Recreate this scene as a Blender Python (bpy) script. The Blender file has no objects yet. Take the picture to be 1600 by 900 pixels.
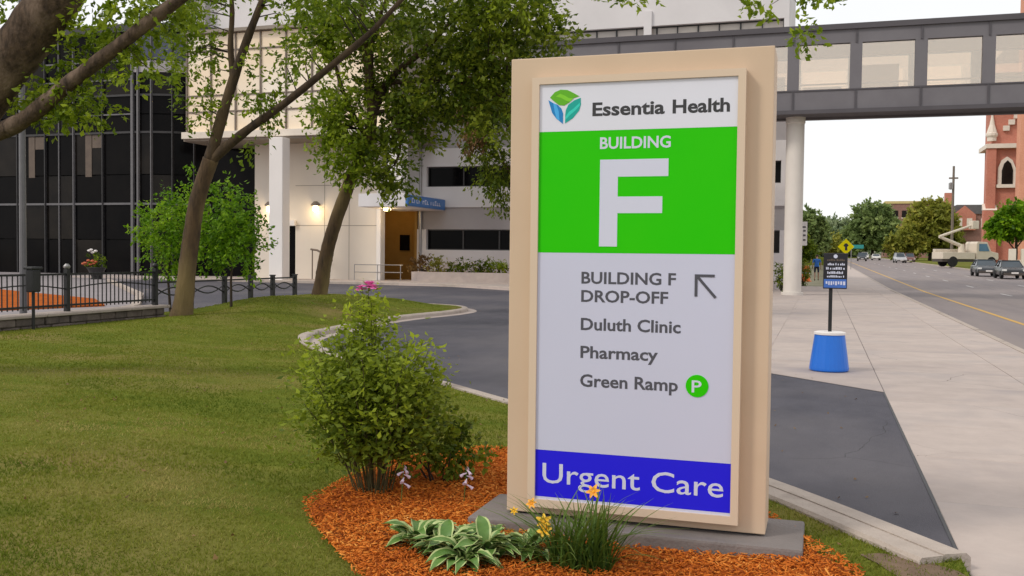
import bpy, bmesh, math, random
import numpy as np
from mathutils import Vector, Matrix, Euler, noise
from mathutils.geometry import delaunay_2d_cdt
random.seed(7); RNG = np.random.default_rng(7)
SC = bpy.context.scene; COL = SC.collection
R = math.radians

# ------------------------------------------------------------------ camera
cam = bpy.data.cameras.new('camera'); cam_ob = bpy.data.objects.new('camera', cam); COL.objects.link(cam_ob)
cam.sensor_width = 36.0; cam.lens = 1508/1600*36; cam.clip_start = 0.05; cam.clip_end = 6000
right = Vector((0.952, 0.306, 0.011)); up = Vector((-0.022, 0.030, 0.999)); fwd = Vector((-0.305, 0.952, -0.035))
fwd.normalize(); right = (right - fwd*right.dot(fwd)).normalized(); up = right.cross(fwd)
cam_ob.matrix_world = Matrix(((right.x, up.x, -fwd.x, 0), (right.y, up.y, -fwd.y, 0), (right.z, up.z, -fwd.z, 1.6), (0, 0, 0, 1)))
SC.camera = cam_ob

# ------------------------------------------------------------------ sky and sun (bright overcast)
SUN_EL, SUN_AZ = R(42), R(228)      # azimuth clockwise from +Y : behind the camera, a little to the left
world = bpy.data.worlds.new('World'); SC.world = world; world.use_nodes = True
wn = world.node_tree; wn.nodes.clear()
w_out = wn.nodes.new('ShaderNodeOutputWorld'); w_mix = wn.nodes.new('ShaderNodeMixShader')
w_sky = wn.nodes.new('ShaderNodeTexSky'); w_sky.sky_type = 'NISHITA'; w_sky.sun_disc = False
w_sky.sun_elevation = SUN_EL; w_sky.sun_rotation = SUN_AZ
w_b1 = wn.nodes.new('ShaderNodeBackground'); w_b1.inputs[1].default_value = 0.12
w_b2 = wn.nodes.new('ShaderNodeBackground'); w_b2.inputs[1].default_value = 1.12
w_noise = wn.nodes.new('ShaderNodeTexNoise'); w_noise.inputs['Scale'].default_value = 2.2; w_noise.inputs['Detail'].default_value = 5
w_co = wn.nodes.new('ShaderNodeTexCoord')
w_ramp = wn.nodes.new('ShaderNodeValToRGB')
w_ramp.color_ramp.elements[0].position = 0.3; w_ramp.color_ramp.elements[0].color = (0.93, 0.935, 0.95, 1)
w_ramp.color_ramp.elements[1].position = 0.62; w_ramp.color_ramp.elements[1].color = (1.0, 0.985, 0.955, 1)
wn.links.new(w_co.outputs['Generated'], w_noise.inputs['Vector']); wn.links.new(w_noise.outputs['Fac'], w_ramp.inputs['Fac'])
wn.links.new(w_ramp.outputs['Color'], w_b2.inputs[0]); wn.links.new(w_sky.outputs[0], w_b1.inputs[0])
w_mix.inputs[0].default_value = 0.9
wn.links.new(w_b1.outputs[0], w_mix.inputs[1]); wn.links.new(w_b2.outputs[0], w_mix.inputs[2]); wn.links.new(w_mix.outputs[0], w_out.inputs[0])
sun = bpy.data.lights.new('sun', 'SUN'); sun.energy = 1.5; sun.angle = R(11); sun.color = (1.0, 0.93, 0.82)
sun_ob = bpy.data.objects.new('sun', sun); COL.objects.link(sun_ob)
sdir = Vector((math.sin(SUN_AZ)*math.cos(SUN_EL), math.cos(SUN_AZ)*math.cos(SUN_EL), math.sin(SUN_EL)))
sun_ob.rotation_euler = sdir.to_track_quat('Z', 'Y').to_euler(); sun_ob.location = sdir*60
SC.view_settings.view_transform = 'Standard'; SC.view_settings.look = 'None'
SC.view_settings.exposure = 0.0; SC.view_settings.gamma = 1.0; SC.view_settings.use_curve_mapping = False

# ------------------------------------------------------------------ materials
MATS = {}
def _new(name):
    m = bpy.data.materials.new(name); m.use_nodes = True; MATS[name] = m
    nt = m.node_tree; return m, nt, nt.nodes['Principled BSDF']
def mat(name, c1, c2=None, scale=6.0, rough=0.7, bump=0.0, bscale=None, spec=0.4, metal=0.0, blotch=None, stretch=None, coat=0.0, detail=6):
    """colour c1..c2 mixed by noise in object space, an optional third large-scale blotch colour and bump"""
    m, nt, b = _new(name); N, L = nt.nodes.new, nt.links.new
    b.inputs['Roughness'].default_value = rough; b.inputs['Specular IOR Level'].default_value = spec
    b.inputs['Metallic'].default_value = metal; b.inputs['Coat Weight'].default_value = coat
    c2 = c2 or tuple(x*0.85 for x in c1)
    co = N('ShaderNodeNewGeometry'); vec = co.outputs['Position']
    if stretch:
        mp = N('ShaderNodeMapping'); mp.inputs['Scale'].default_value = stretch; L(vec, mp.inputs[0]); vec = mp.outputs[0]
    n = N('ShaderNodeTexNoise'); n.inputs['Scale'].default_value = scale; n.inputs['Detail'].default_value = detail; n.inputs['Roughness'].default_value = 0.65
    L(vec, n.inputs['Vector'])
    r = N('ShaderNodeValToRGB'); r.color_ramp.elements[0].position = 0.32; r.color_ramp.elements[1].position = 0.68
    r.color_ramp.elements[0].color = (*c1, 1); r.color_ramp.elements[1].color = (*c2, 1)
    L(n.outputs['Fac'], r.inputs[0]); col = r.outputs[0]
    if blotch:
        bc, bs, lo, hi = blotch
        n2 = N('ShaderNodeTexNoise'); n2.inputs['Scale'].default_value = bs; n2.inputs['Detail'].default_value = 5; L(vec, n2.inputs['Vector'])
        mr = N('ShaderNodeMapRange'); mr.inputs[1].default_value = lo; mr.inputs[2].default_value = hi; L(n2.outputs['Fac'], mr.inputs[0])
        mx = N('ShaderNodeMix'); mx.data_type = 'RGBA'; L(mr.outputs[0], mx.inputs[0]); L(col, mx.inputs[6]); mx.inputs[7].default_value = (*bc, 1); col = mx.outputs[2]
    L(col, b.inputs['Base Color'])
    if bump:
        n3 = N('ShaderNodeTexNoise'); n3.inputs['Scale'].default_value = bscale or scale*6; n3.inputs['Detail'].default_value = 4; L(vec, n3.inputs['Vector'])
        bp = N('ShaderNodeBump'); bp.inputs['Strength'].default_value = bump; bp.inputs['Distance'].default_value = 0.02
        L(n3.outputs['Fac'], bp.inputs['Height']); L(bp.outputs[0], b.inputs['Normal'])
    return m
def add_cracks(name, scale, width, dark):
    """thin wandering crack lines with a shape of their own, darker than the surface"""
    nt = MATS[name].node_tree; N, L = nt.nodes.new, nt.links.new; b = nt.nodes['Principled BSDF']; src = b.inputs['Base Color'].links[0].from_socket
    g = N('ShaderNodeNewGeometry'); n = N('ShaderNodeTexNoise'); n.inputs['Scale'].default_value = 1.3; n.inputs['Detail'].default_value = 3; L(g.outputs['Position'], n.inputs['Vector'])
    ad = N('ShaderNodeVectorMath'); ad.operation = 'MULTIPLY_ADD'; L(n.outputs['Color'], ad.inputs[0]); ad.inputs[1].default_value = (0.4, 0.4, 0.0); L(g.outputs['Position'], ad.inputs[2])
    v = N('ShaderNodeTexVoronoi'); v.feature = 'DISTANCE_TO_EDGE'; v.voronoi_dimensions = '2D'; v.inputs['Scale'].default_value = scale; L(ad.outputs[0], v.inputs['Vector'])
    m2 = N('ShaderNodeTexNoise'); m2.inputs['Scale'].default_value = 0.4; L(g.outputs['Position'], m2.inputs['Vector'])
    wv = N('ShaderNodeMapRange'); wv.inputs[1].default_value = 0.42; wv.inputs[2].default_value = 0.62; wv.inputs[3].default_value = 0.0; wv.inputs[4].default_value = width; L(m2.outputs['Fac'], wv.inputs[0])
    lt = N('ShaderNodeMath'); lt.operation = 'LESS_THAN'; L(v.outputs['Distance'], lt.inputs[0]); L(wv.outputs[0], lt.inputs[1])
    mx = N('ShaderNodeMix'); mx.data_type = 'RGBA'; L(lt.outputs[0], mx.inputs[0]); L(src, mx.inputs[6]); mx.inputs[7].default_value = (*dark, 1); L(mx.outputs[2], b.inputs['Base Color'])
def leafmat(name, c0, c1, c2, trans=0.35, rough=0.5):
    """leaf colour from the face attribute tint, thin-leaf translucency"""
    m, nt, b = _new(name); N, L = nt.nodes.new, nt.links.new
    at = N('ShaderNodeAttribute'); at.attribute_name = 'tint'
    r = N('ShaderNodeValToRGB'); e = r.color_ramp.elements; e[0].color = (*c0, 1); e[1].color = (*c2, 1)
    k = e.new(0.5); k.color = (*c1, 1); L(at.outputs['Fac'], r.inputs[0])
    L(r.outputs[0], b.inputs['Base Color']); b.inputs['Roughness'].default_value = rough; b.inputs['Specular IOR Level'].default_value = 0.25
    t = N('ShaderNodeBsdfTranslucent'); L(r.outputs[0], t.inputs[0])
    mx = N('ShaderNodeMixShader'); mx.inputs[0].default_value = trans
    L(b.outputs[0], mx.inputs[1]); L(t.outputs[0], mx.inputs[2]); L(mx.outputs[0], nt.nodes['Material Output'].inputs[0])
    return m
def brickmat(name, c1, c2, mortar, scale=1.0):
    m, nt, b = _new(name); N, L = nt.nodes.new, nt.links.new
    g = N('ShaderNodeNewGeometry'); sp = N('ShaderNodeSeparateXYZ'); L(g.outputs['Position'], sp.inputs[0])
    ad = N('ShaderNodeMath'); L(sp.outputs[0], ad.inputs[0]); L(sp.outputs[1], ad.inputs[1])
    cb = N('ShaderNodeCombineXYZ'); L(ad.outputs[0], cb.inputs[0]); L(sp.outputs[2], cb.inputs[1])
    t = N('ShaderNodeTexBrick'); t.inputs['Scale'].default_value = scale; t.inputs['Color1'].default_value = (*c1, 1); t.inputs['Color2'].default_value = (*c2, 1)
    t.inputs['Mortar'].default_value = (*mortar, 1); t.inputs['Mortar Size'].default_value = 0.02
    L(cb.outputs[0], t.inputs['Vector'])
    n = N('ShaderNodeTexNoise'); n.inputs['Scale'].default_value = 0.35; n.inputs['Detail'].default_value = 5; L(g.outputs['Position'], n.inputs['Vector'])
    h = N('ShaderNodeHueSaturation'); mr = N('ShaderNodeMapRange'); mr.inputs[3].default_value = 0.75; mr.inputs[4].default_value = 1.25
    L(n.outputs['Fac'], mr.inputs[0]); L(mr.outputs[0], h.inputs['Value']); L(t.outputs[0], h.inputs['Color'])
    L(h.outputs[0], b.inputs['Base Color']); b.inputs['Roughness'].default_value = 0.85
    return m
def glassmat(name, tint, gloss=0.18, rough=0.03):
    m, nt, b = _new(name); N, L = nt.nodes.new, nt.links.new
    tr = N('ShaderNodeBsdfTransparent'); tr.inputs[0].default_value = (*tint, 1)
    gl = N('ShaderNodeBsdfGlossy'); gl.inputs['Roughness'].default_value = rough; gl.inputs[0].default_value = (0.95, 0.88, 0.80, 1)
    mx = N('ShaderNodeMixShader'); mx.inputs[0].default_value = gloss
    L(tr.outputs[0], mx.inputs[1]); L(gl.outputs[0], mx.inputs[2]); L(mx.outputs[0], nt.nodes['Material Output'].inputs[0])
    return m
def emitmat(name, col, s):
    m, nt, b = _new(name); b.inputs['Emission Color'].default_value = (*col, 1); b.inputs['Emission Strength'].default_value = s; return m

mat('ground', (0.12, 0.12, 0.07), (0.2, 0.18, 0.12), 0.3, 0.95)
mat('asphalt', (0.056, 0.054, 0.070), (0.085, 0.081, 0.100), 2.4, 0.85, 0.4, 90, blotch=((0.125, 0.115, 0.125), 0.28, 0.45, 0.72), stretch=(1.2, 0.7, 1), detail=12)
mat('road', (0.20, 0.17, 0.172), (0.25, 0.215, 0.212), 1.2, 0.9, 0.2, 40, stretch=(1, 0.12, 1), blotch=((0.25, 0.21, 0.2), 0.6, 0.45, 0.7))
mat('concrete', (0.42, 0.352, 0.322), (0.495, 0.418, 0.38), 2.5, 0.9, 0.15, 50, blotch=((0.37, 0.325, 0.315), 0.8, 0.5, 0.75))
mat('concrete_b', (0.395, 0.33, 0.302), (0.475, 0.40, 0.365), 2.1, 0.9, 0.15, 50, blotch=((0.36, 0.31, 0.30), 1.1, 0.5, 0.75))
mat('joint', (0.20, 0.175, 0.165), (0.28, 0.245, 0.23), 5, 0.95)
mat('kerb', (0.47, 0.40, 0.35), (0.38, 0.32, 0.28), 4, 0.9, 0.5, 50, blotch=((0.22, 0.18, 0.16), 1.7, 0.56, 0.74), detail=12)
mat('plaza', (0.24, 0.215, 0.225), (0.30, 0.27, 0.28), 1.2, 0.9, 0.1)
mat('paint_yellow', (0.62, 0.36, 0.05), (0.5, 0.3, 0.08), 3, 0.7)
mat('paint_white', (0.7, 0.68, 0.66), (0.5, 0.47, 0.46), 5, 0.7)
mat('lawn', (0.09, 0.12, 0.014), (0.15, 0.17, 0.024), 2.2, 0.95, 0.6, 60, spec=0.05, blotch=((0.21, 0.165, 0.06), 0.55, 0.48, 0.7), stretch=(0.6, 1.2, 1))
mat('dirt', (0.13, 0.085, 0.055), (0.20, 0.135, 0.09), 8, 0.95, 0.5, 80)
mat('mulch', (0.32, 0.07, 0.010), (0.56, 0.14, 0.018), 22, 0.95, 0.9, 90, blotch=((0.20, 0.06, 0.02), 3.0, 0.5, 0.75), spec=0.1)
leafmat('chips', (0.30, 0.065, 0.010), (0.60, 0.155, 0.014), (0.78, 0.34, 0.07), 0.0, 0.9)
leafmat('blades', (0.10, 0.15, 0.012), (0.215, 0.235, 0.028), (0.42, 0.35, 0.12), 0.4, 0.85)
mat('sign_tan', (0.63, 0.475, 0.345), (0.61, 0.46, 0.33), 1.0, 0.5, 0.03, 120, spec=0.3, blotch=((0.56, 0.415, 0.29), 1.6, 0.5, 0.85))
mat('sign_frame', (0.68, 0.54, 0.41), (0.66, 0.52, 0.395), 1.0, 0.4)
mat('sign_white', (0.585, 0.60, 0.755), (0.575, 0.59, 0.74), 1.5, 0.25, spec=0.35)
mat('sign_header', (0.72, 0.725, 0.82), (0.70, 0.71, 0.80), 1.5, 0.15, spec=0.5)  # paler than the other panels: sky reflection put into its base colour
mat('sign_green', (0.022, 0.56, 0.0), (0.035, 0.58, 0.0), 0.8, 0.4, spec=0.12)
mat('sign_blue', (0.022, 0.016, 0.74), (0.026, 0.02, 0.72), 0.8, 0.4, spec=0.12)
mat('letter_dark', (0.075, 0.075, 0.095), (0.08, 0.08, 0.1), 2, 0.5)
mat('letter_black', (0.03, 0.03, 0.035), (0.04, 0.04, 0.045), 2, 0.5)
mat('letter_white', (0.64, 0.66, 0.80), (0.62, 0.64, 0.78), 2, 0.4)
mat('logo_green', (0.10, 0.42, 0.004), (0.12, 0.44, 0.006), 2, 0.4); mat('logo_lime', (0.22, 0.66, 0.02), None, 2, 0.4)
mat('logo_blue', (0.005, 0.20, 0.52), (0.006, 0.22, 0.55), 2, 0.4); mat('logo_sky', (0.06, 0.44, 0.90), None, 2, 0.4)
mat('logo_teal', (0.0, 0.36, 0.30), (0.0, 0.38, 0.32), 2, 0.4); mat('logo_aqua', (0.03, 0.68, 0.56), None, 2, 0.4)
mat('plinth', (0.17, 0.15, 0.145), (0.25, 0.22, 0.21), 4, 0.9, 0.3, 60, blotch=((0.12, 0.105, 0.10), 2.0, 0.5, 0.75))
mat('white_wall', (0.72, 0.69, 0.70), (0.68, 0.65, 0.66), 0.6, 0.8, 0.05, 20, blotch=((0.6, 0.57, 0.58), 0.25, 0.5, 0.8))
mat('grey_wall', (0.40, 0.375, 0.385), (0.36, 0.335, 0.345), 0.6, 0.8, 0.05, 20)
mat('cream_wall', (0.74, 0.665, 0.58), (0.70, 0.63, 0.55), 0.5, 0.8, 0.04, 20, blotch=((0.64, 0.58, 0.52), 0.3, 0.5, 0.8))
mat('pillar_white', (0.80, 0.76, 0.74), (0.76, 0.72, 0.70), 0.7, 0.7)
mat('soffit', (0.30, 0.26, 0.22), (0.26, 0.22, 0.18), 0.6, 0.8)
mat('sky_glare_pane', (0.90, 0.75, 0.56), (0.86, 0.69, 0.50), 0.25, 0.10, spec=0.6, blotch=((0.92, 0.85, 0.74), 0.2, 0.45, 0.7))  # bright sky reflection painted into the cream pane colour
mat('mullion_bronze', (0.16, 0.125, 0.10), (0.2, 0.16, 0.13), 3, 0.5)
mat('dark_pane', (0.004, 0.004, 0.005), (0.009, 0.008, 0.008), 0.35, 0.10, spec=0.05)
mat('dusk_pane', (0.007, 0.006, 0.006), (0.02, 0.016, 0.013), 0.5, 0.12, spec=0.12)
mat('sky_pane', (0.62, 0.56, 0.5), (0.5, 0.45, 0.42), 0.5, 0.1, spec=0.5)  # pale colour paints the sky reflected in the top window row
mat('blue_pane', (0.06, 0.07, 0.12), (0.09, 0.10, 0.15), 0.6, 0.1, spec=0.3)
mat('mullion_dark', (0.03, 0.029, 0.03), (0.045, 0.042, 0.045), 3, 0.45)
mat('mullion_silver', (0.12, 0.115, 0.125), (0.15, 0.145, 0.15), 3, 0.4)
mat('inner_column', (0.15, 0.115, 0.09), (0.11, 0.085, 0.07), 2, 0.8)
mat('ochre', (0.36, 0.20, 0.045), (0.28, 0.155, 0.035), 0.9, 0.8)
mat('steel', (0.33, 0.32, 0.32), (0.28, 0.27, 0.27), 4, 0.35, metal=0.6)
mat('bridge_grey', (0.145, 0.135, 0.15), (0.17, 0.16, 0.175), 0.8, 0.6, blotch=((0.11, 0.10, 0.115), 0.4, 0.5, 0.8))
mat('bridge_dark', (0.075, 0.068, 0.078), (0.09, 0.082, 0.092), 0.8, 0.6)
mat('bridge_cream', (0.85, 0.66, 0.46), (0.80, 0.60, 0.42), 0.8, 0.7)
mat('bridge_inner', (0.62, 0.52, 0.42), (0.56, 0.47, 0.38), 0.8, 0.8)
glassmat('bridge_glass', (0.98, 0.91, 0.83), 0.38)
mat('column_white', (0.70, 0.65, 0.60), (0.66, 0.61, 0.565), 1.2, 0.7, blotch=((0.58, 0.53, 0.49), 0.5, 0.5, 0.8))
mat('iron', (0.012, 0.012, 0.013), (0.02, 0.02, 0.02), 6, 0.45)
mat('stone', (0.11, 0.085, 0.075), (0.19, 0.155, 0.135), 5, 0.9, 0.5, 40)
mat('stone_b', (0.08, 0.065, 0.06), (0.15, 0.12, 0.105), 5, 0.9, 0.5, 40)
mat('cap', (0.44, 0.37, 0.33), (0.36, 0.30, 0.27), 4, 0.9, 0.3, 40)
mat('bark', (0.105, 0.064, 0.032), (0.04, 0.026, 0.016), 9, 0.95, 1.0, 26, stretch=(1, 1, 0.28), blotch=((0.20, 0.145, 0.06), 1.4, 0.48, 0.72))
mat('bark_limb', (0.075, 0.048, 0.026), (0.028, 0.019, 0.013), 9, 0.95, 1.0, 26, stretch=(1, 1, 0.28), blotch=((0.12, 0.08, 0.04), 1.4, 0.5, 0.72))
mat('bark_dark', (0.055, 0.038, 0.026), (0.028, 0.02, 0.015), 9, 0.95, 0.8, 26, stretch=(1, 1, 0.3))
mat('bark_big', (0.13, 0.085, 0.058), (0.035, 0.023, 0.016), 16, 0.95, 1.0, 30, stretch=(1, 1, 0.45), blotch=((0.22, 0.155, 0.115), 3, 0.5, 0.72))
mat('twig', (0.10, 0.085, 0.03), (0.06, 0.05, 0.02), 9, 0.9)
mat('stem_green', (0.10, 0.17, 0.03), (0.07, 0.12, 0.02), 9, 0.7)
leafmat('leaf_tree', (0.07, 0.125, 0.006), (0.18, 0.265, 0.014), (0.33, 0.42, 0.025), 0.5)
leafmat('leaf_dark', (0.045, 0.085, 0.006), (0.125, 0.18, 0.012), (0.26, 0.31, 0.024), 0.48)
leafmat('leaf_bright', (0.06, 0.15, 0.006), (0.15, 0.31, 0.010), (0.30, 0.48, 0.02), 0.45)
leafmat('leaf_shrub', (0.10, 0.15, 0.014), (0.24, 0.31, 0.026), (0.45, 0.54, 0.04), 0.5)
leafmat('leaf_far', (0.15, 0.22, 0.075), (0.22, 0.30, 0.10), (0.31, 0.39, 0.13), 0.45)  # lightened leaf colour stands in for haze over distance
leafmat('leaf_hazy', (0.19, 0.26, 0.14), (0.26, 0.33, 0.18), (0.34, 0.40, 0.22), 0.4)  # haze painted as a paler leaf colour, no volume behind it
leafmat('leaf_olive', (0.19, 0.21, 0.03), (0.30, 0.32, 0.05), (0.44, 0.41, 0.07), 0.45)
leafmat('leaf_brown', (0.10, 0.055, 0.022), (0.17, 0.095, 0.035), (0.24, 0.15, 0.05), 0.2)
leafmat('leaf_lily', (0.04, 0.085, 0.015), (0.085, 0.15, 0.02), (0.17, 0.24, 0.04), 0.3)
mat('hosta_green', (0.075, 0.17, 0.03), (0.12, 0.225, 0.045), 14, 0.45, stretch=(1, 1, 1)); mat('hosta_cream', (0.50, 0.56, 0.24), (0.38, 0.46, 0.18), 14, 0.45)
mat('petal_yellow', (0.80, 0.42, 0.015), (0.85, 0.55, 0.04), 20, 0.5); mat('petal_orange', (0.78, 0.30, 0.02), (0.82, 0.42, 0.03), 20, 0.5)
mat('petal_pink', (0.72, 0.13, 0.42), (0.80, 0.26, 0.55), 20, 0.5); mat('petal_lilac', (0.58, 0.46, 0.62), (0.68, 0.55, 0.68), 20, 0.5)
mat('petal_red', (0.45, 0.05, 0.03), (0.55, 0.18, 0.06), 20, 0.5)
mat('bucket_blue', (0.012, 0.14, 0.62), (0.015, 0.16, 0.66), 2, 0.35, spec=0.4)
mat('panel_black', (0.012, 0.012, 0.018), (0.02, 0.018, 0.022), 3, 0.4)
mat('panel_blue', (0.06, 0.17, 0.55), (0.05, 0.14, 0.48), 3, 0.4)
mat('sign_blue_box', (0.05, 0.19, 0.52), (0.04, 0.16, 0.46), 3, 0.4)
mat('sign_yellow', (0.95, 0.83, 0.005), (0.92, 0.80, 0.005), 3, 0.5, spec=0.1)
mat('sign_teal', (0.03, 0.28, 0.27), None, 3, 0.4); mat('cone_orange', (0.85, 0.18, 0.03), None, 3, 0.5)
brickmat('brick_red', (0.45, 0.13, 0.085), (0.53, 0.175, 0.115), (0.55, 0.34, 0.27), 2.2)
brickmat('brick_dull', (0.24, 0.11, 0.085), (0.30, 0.14, 0.11), (0.33, 0.24, 0.2), 2.0)
brickmat('brick_orange', (0.62, 0.25, 0.15), (0.68, 0.30, 0.19), (0.66, 0.40, 0.3), 2.2)
mat('stone_white', (0.78, 0.70, 0.62), (0.70, 0.62, 0.54), 1.5, 0.8)
mat('roof_slate', (0.10, 0.095, 0.10), (0.14, 0.13, 0.135), 1.5, 0.8); mat('roof_tan', (0.62, 0.50, 0.22), (0.55, 0.43, 0.2), 1, 0.8)
mat('wood_pole', (0.16, 0.13, 0.11), (0.22, 0.18, 0.15), 4, 0.9)
mat('truck_cream', (0.66, 0.58, 0.48), (0.60, 0.52, 0.43), 1.5, 0.4, spec=0.5); mat('truck_dark', (0.06, 0.05, 0.045), (0.09, 0.075, 0.065), 3, 0.8)
mat('tyre', (0.014, 0.014, 0.014), (0.025, 0.025, 0.025), 6, 0.9); mat('rim', (0.5, 0.5, 0.52), (0.4, 0.4, 0.42), 4, 0.35, metal=0.7)
mat('car_glass', (0.02, 0.03, 0.04), (0.03, 0.05, 0.07), 1, 0.06, spec=0.6); mat('cab_glass', (0.03, 0.12, 0.22), (0.05, 0.17, 0.28), 1, 0.06, spec=0.6)
mat('car_dark', (0.03, 0.034, 0.042), (0.034, 0.038, 0.046), 1, 0.25, spec=0.5, coat=0.2); mat('car_black', (0.012, 0.012, 0.015), None, 1, 0.22, spec=0.5, coat=0.15)
mat('car_silver', (0.48, 0.48, 0.50), (0.45, 0.45, 0.47), 1, 0.3, metal=0.4, coat=0.5); mat('car_white', (0.75, 0.72, 0.68), None, 1, 0.3, coat=0.5); mat('car_maroon', (0.16, 0.05, 0.04), None, 1, 0.3, coat=0.5)
mat('lens_red', (0.5, 0.02, 0.02), None, 3, 0.3); mat('lens_white', (0.8, 0.8, 0.78), None, 3, 0.2)
mat('skin', (0.45, 0.27, 0.19), (0.42, 0.25, 0.17), 8, 0.6); mat('shirt_blue', (0.04, 0.17, 0.55), (0.03, 0.14, 0.48), 8, 0.85); mat('shorts_navy', (0.02, 0.025, 0.05), None, 8, 0.85); mat('hair', (0.04, 0.025, 0.015), None, 20, 0.7)
emitmat('bulb', (1.0, 0.78, 0.42), 6.0)

add_cracks('asphalt', 0.22, 0.0016, (0.038, 0.036, 0.042)); add_cracks('road', 0.2, 0.004, (0.09, 0.08, 0.08)); add_cracks('concrete', 0.35, 0.0025, (0.24, 0.20, 0.18))
# ------------------------------------------------------------------ mesh helpers
class MB:
    def __init__(s): s.v = []; s.f = []; s.mi = []; s.cur = 0
    def _add(s, vs, fs):
        o = len(s.v); s.v += [tuple(p) for p in vs]; s.f += [tuple(i+o for i in f) for f in fs]; s.mi += [s.cur]*len(fs); return s
    def box(s, x0, x1, y0, y1, z0, z1):
        return s._add([(x0,y0,z0),(x1,y0,z0),(x1,y1,z0),(x0,y1,z0),(x0,y0,z1),(x1,y0,z1),(x1,y1,z1),(x0,y1,z1)],
                      [(3,2,1,0),(4,5,6,7),(0,1,5,4),(1,2,6,5),(2,3,7,6),(3,0,4,7)])
    def prism(s, poly, a0, a1, axis='z'):
        """closed 2-D outline (counter-clockwise) swept from a0 to a1: axis z -> (x,y), axis x -> (y,z), axis y -> (x,z)"""
        n = len(poly)
        def P(p, a): return {'z': (p[0], p[1], a), 'x': (a, p[0], p[1]), 'y': (p[0], a, p[1])}[axis]
        vs = [P(p, a0) for p in poly] + [P(p, a1) for p in poly]
        fs = [tuple(range(n-1, -1, -1)), tuple(range(n, 2*n))] + [(i, (i+1) % n, n+(i+1) % n, n+i) for i in range(n)]
        if axis == 'y': fs = [tuple(reversed(f)) for f in fs]
        return s._add(vs, fs)
    def tube(s, pts, rad, n=6, cap=True):
        pts = [Vector(p) for p in pts]; rad = rad if hasattr(rad, '__len__') else [rad]*len(pts)
        ref = Vector((0.31, 0.17, 0.93)); vs = []; fs = []
        for i, p in enumerate(pts):
            d = (pts[min(i+1, len(pts)-1)] - pts[max(i-1, 0)]).normalized()
            a = d.cross(ref if abs(d.dot(ref)) < 0.95 else Vector((1, 0, 0))).normalized(); b = d.cross(a)
            for k in range(n):
                t = 2*math.pi*k/n; vs.append(p + (a*math.cos(t) + b*math.sin(t))*rad[i])
        for i in range(len(pts)-1):
            for k in range(n): fs.append((i*n+k, i*n+(k+1) % n, (i+1)*n+(k+1) % n, (i+1)*n+k))
        if cap: fs += [tuple(range(n-1, -1, -1)), tuple(range((len(pts)-1)*n, len(pts)*n))]
        return s._add(vs, fs)
    def lathe(s, prof, c=(0,0,0), n=20):
        vs = []; fs = []
        for r, z in prof:
            for k in range(n): t = 2*math.pi*k/n; vs.append((c[0]+r*math.cos(t), c[1]+r*math.sin(t), c[2]+z))
        for i in range(len(prof)-1):
            for k in range(n): fs.append((i*n+k, i*n+(k+1) % n, (i+1)*n+(k+1) % n, (i+1)*n+k))
        fs += [tuple(range(n-1, -1, -1)), tuple(range((len(prof)-1)*n, len(prof)*n))]
        return s._add(vs, fs)
    def wheel(s, c, r, w, axis='x', n=18):
        prof = [(r*0.55, -w/2), (r*0.93, -w/2), (r, -w*0.32), (r, w*0.32), (r*0.93, w/2), (r*0.55, w/2)]
        t = MB().lathe(prof, (0,0,0), n)
        f = (lambda p: (c[0]+p[2], c[1]+p[0], c[2]+p[1])) if axis == 'x' else (lambda p: (c[0]+p[0], c[1]+p[2], c[2]+p[1]))
        return s._add([f(p) for p in t.v], t.f)
    def mesh(s, name, mats, off=(0,0,0), bevel=0.0, smooth=False, seg=2):
        me = bpy.data.meshes.new(name)
        me.from_pydata([(x-off[0], y-off[1], z-off[2]) for x, y, z in s.v], [], s.f)
        if isinstance(mats, str): mats = [mats]
        for m in mats: me.materials.append(MATS[m])
        if len(mats) > 1: me.polygons.foreach_set('material_index', s.mi)
        bm = bmesh.new(); bm.from_mesh(me); bmesh.ops.recalc_face_normals(bm, faces=bm.faces)
        if bevel: bmesh.ops.bevel(bm, geom=bm.edges[:], offset=bevel, segments=seg, profile=0.6, affect='EDGES', clamp_overlap=True)
        bm.to_mesh(me); bm.free()
        if smooth: me.polygons.foreach_set('use_smooth', [True]*len(me.polygons))
        me.update(); return me

def wloc(o):
    v = Vector((0, 0, 0))
    while o is not None: v += o.location; o = o.parent
    return v
def link(name, data, parent=None, loc=None, rot=None, scale=None, kind=None, label=None, cat=None, group=None):
    o = bpy.data.objects.new(name, data); COL.objects.link(o)
    if parent is not None: o.parent = parent
    if loc is not None: o.location = loc
    if rot is not None: o.rotation_euler = rot
    if scale is not None: o.scale = scale
    if kind: o['kind'] = kind
    if label: o['label'] = label
    if cat: o['category'] = cat
    if group: o['group'] = group
    return o
def thing(name, label, cat, loc=(0,0,0), rotz=0.0, group=None):
    o = link(name, None, None, loc, (0,0,rotz), label=label, cat=cat, group=group); o.empty_display_size = 0.3; return o
def part(name, mb, m, parent, bevel=0.0, smooth=False, world=True, label=None, kind=None, seg=2):
    """a mesh part whose vertices are given in world metres (world=True) or in the parent's own space"""
    off = wloc(parent) if world else (0, 0, 0)
    return link(name, mb.mesh(name, m, off, bevel, smooth, seg), parent, label=label, kind=kind)
def struct(name, mb, m, bevel=0.0, smooth=False, kind='structure', label=None):
    return link(name, mb.mesh(name, m, (0,0,0), bevel, smooth), kind=kind, label=label)
def copy_tree(o, parent=None):
    c = o.copy(); COL.objects.link(c)
    if parent is not None: c.parent = parent
    for ch in [x for x in COL.objects if x.parent == o]: copy_tree(ch, c)
    return c
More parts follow.
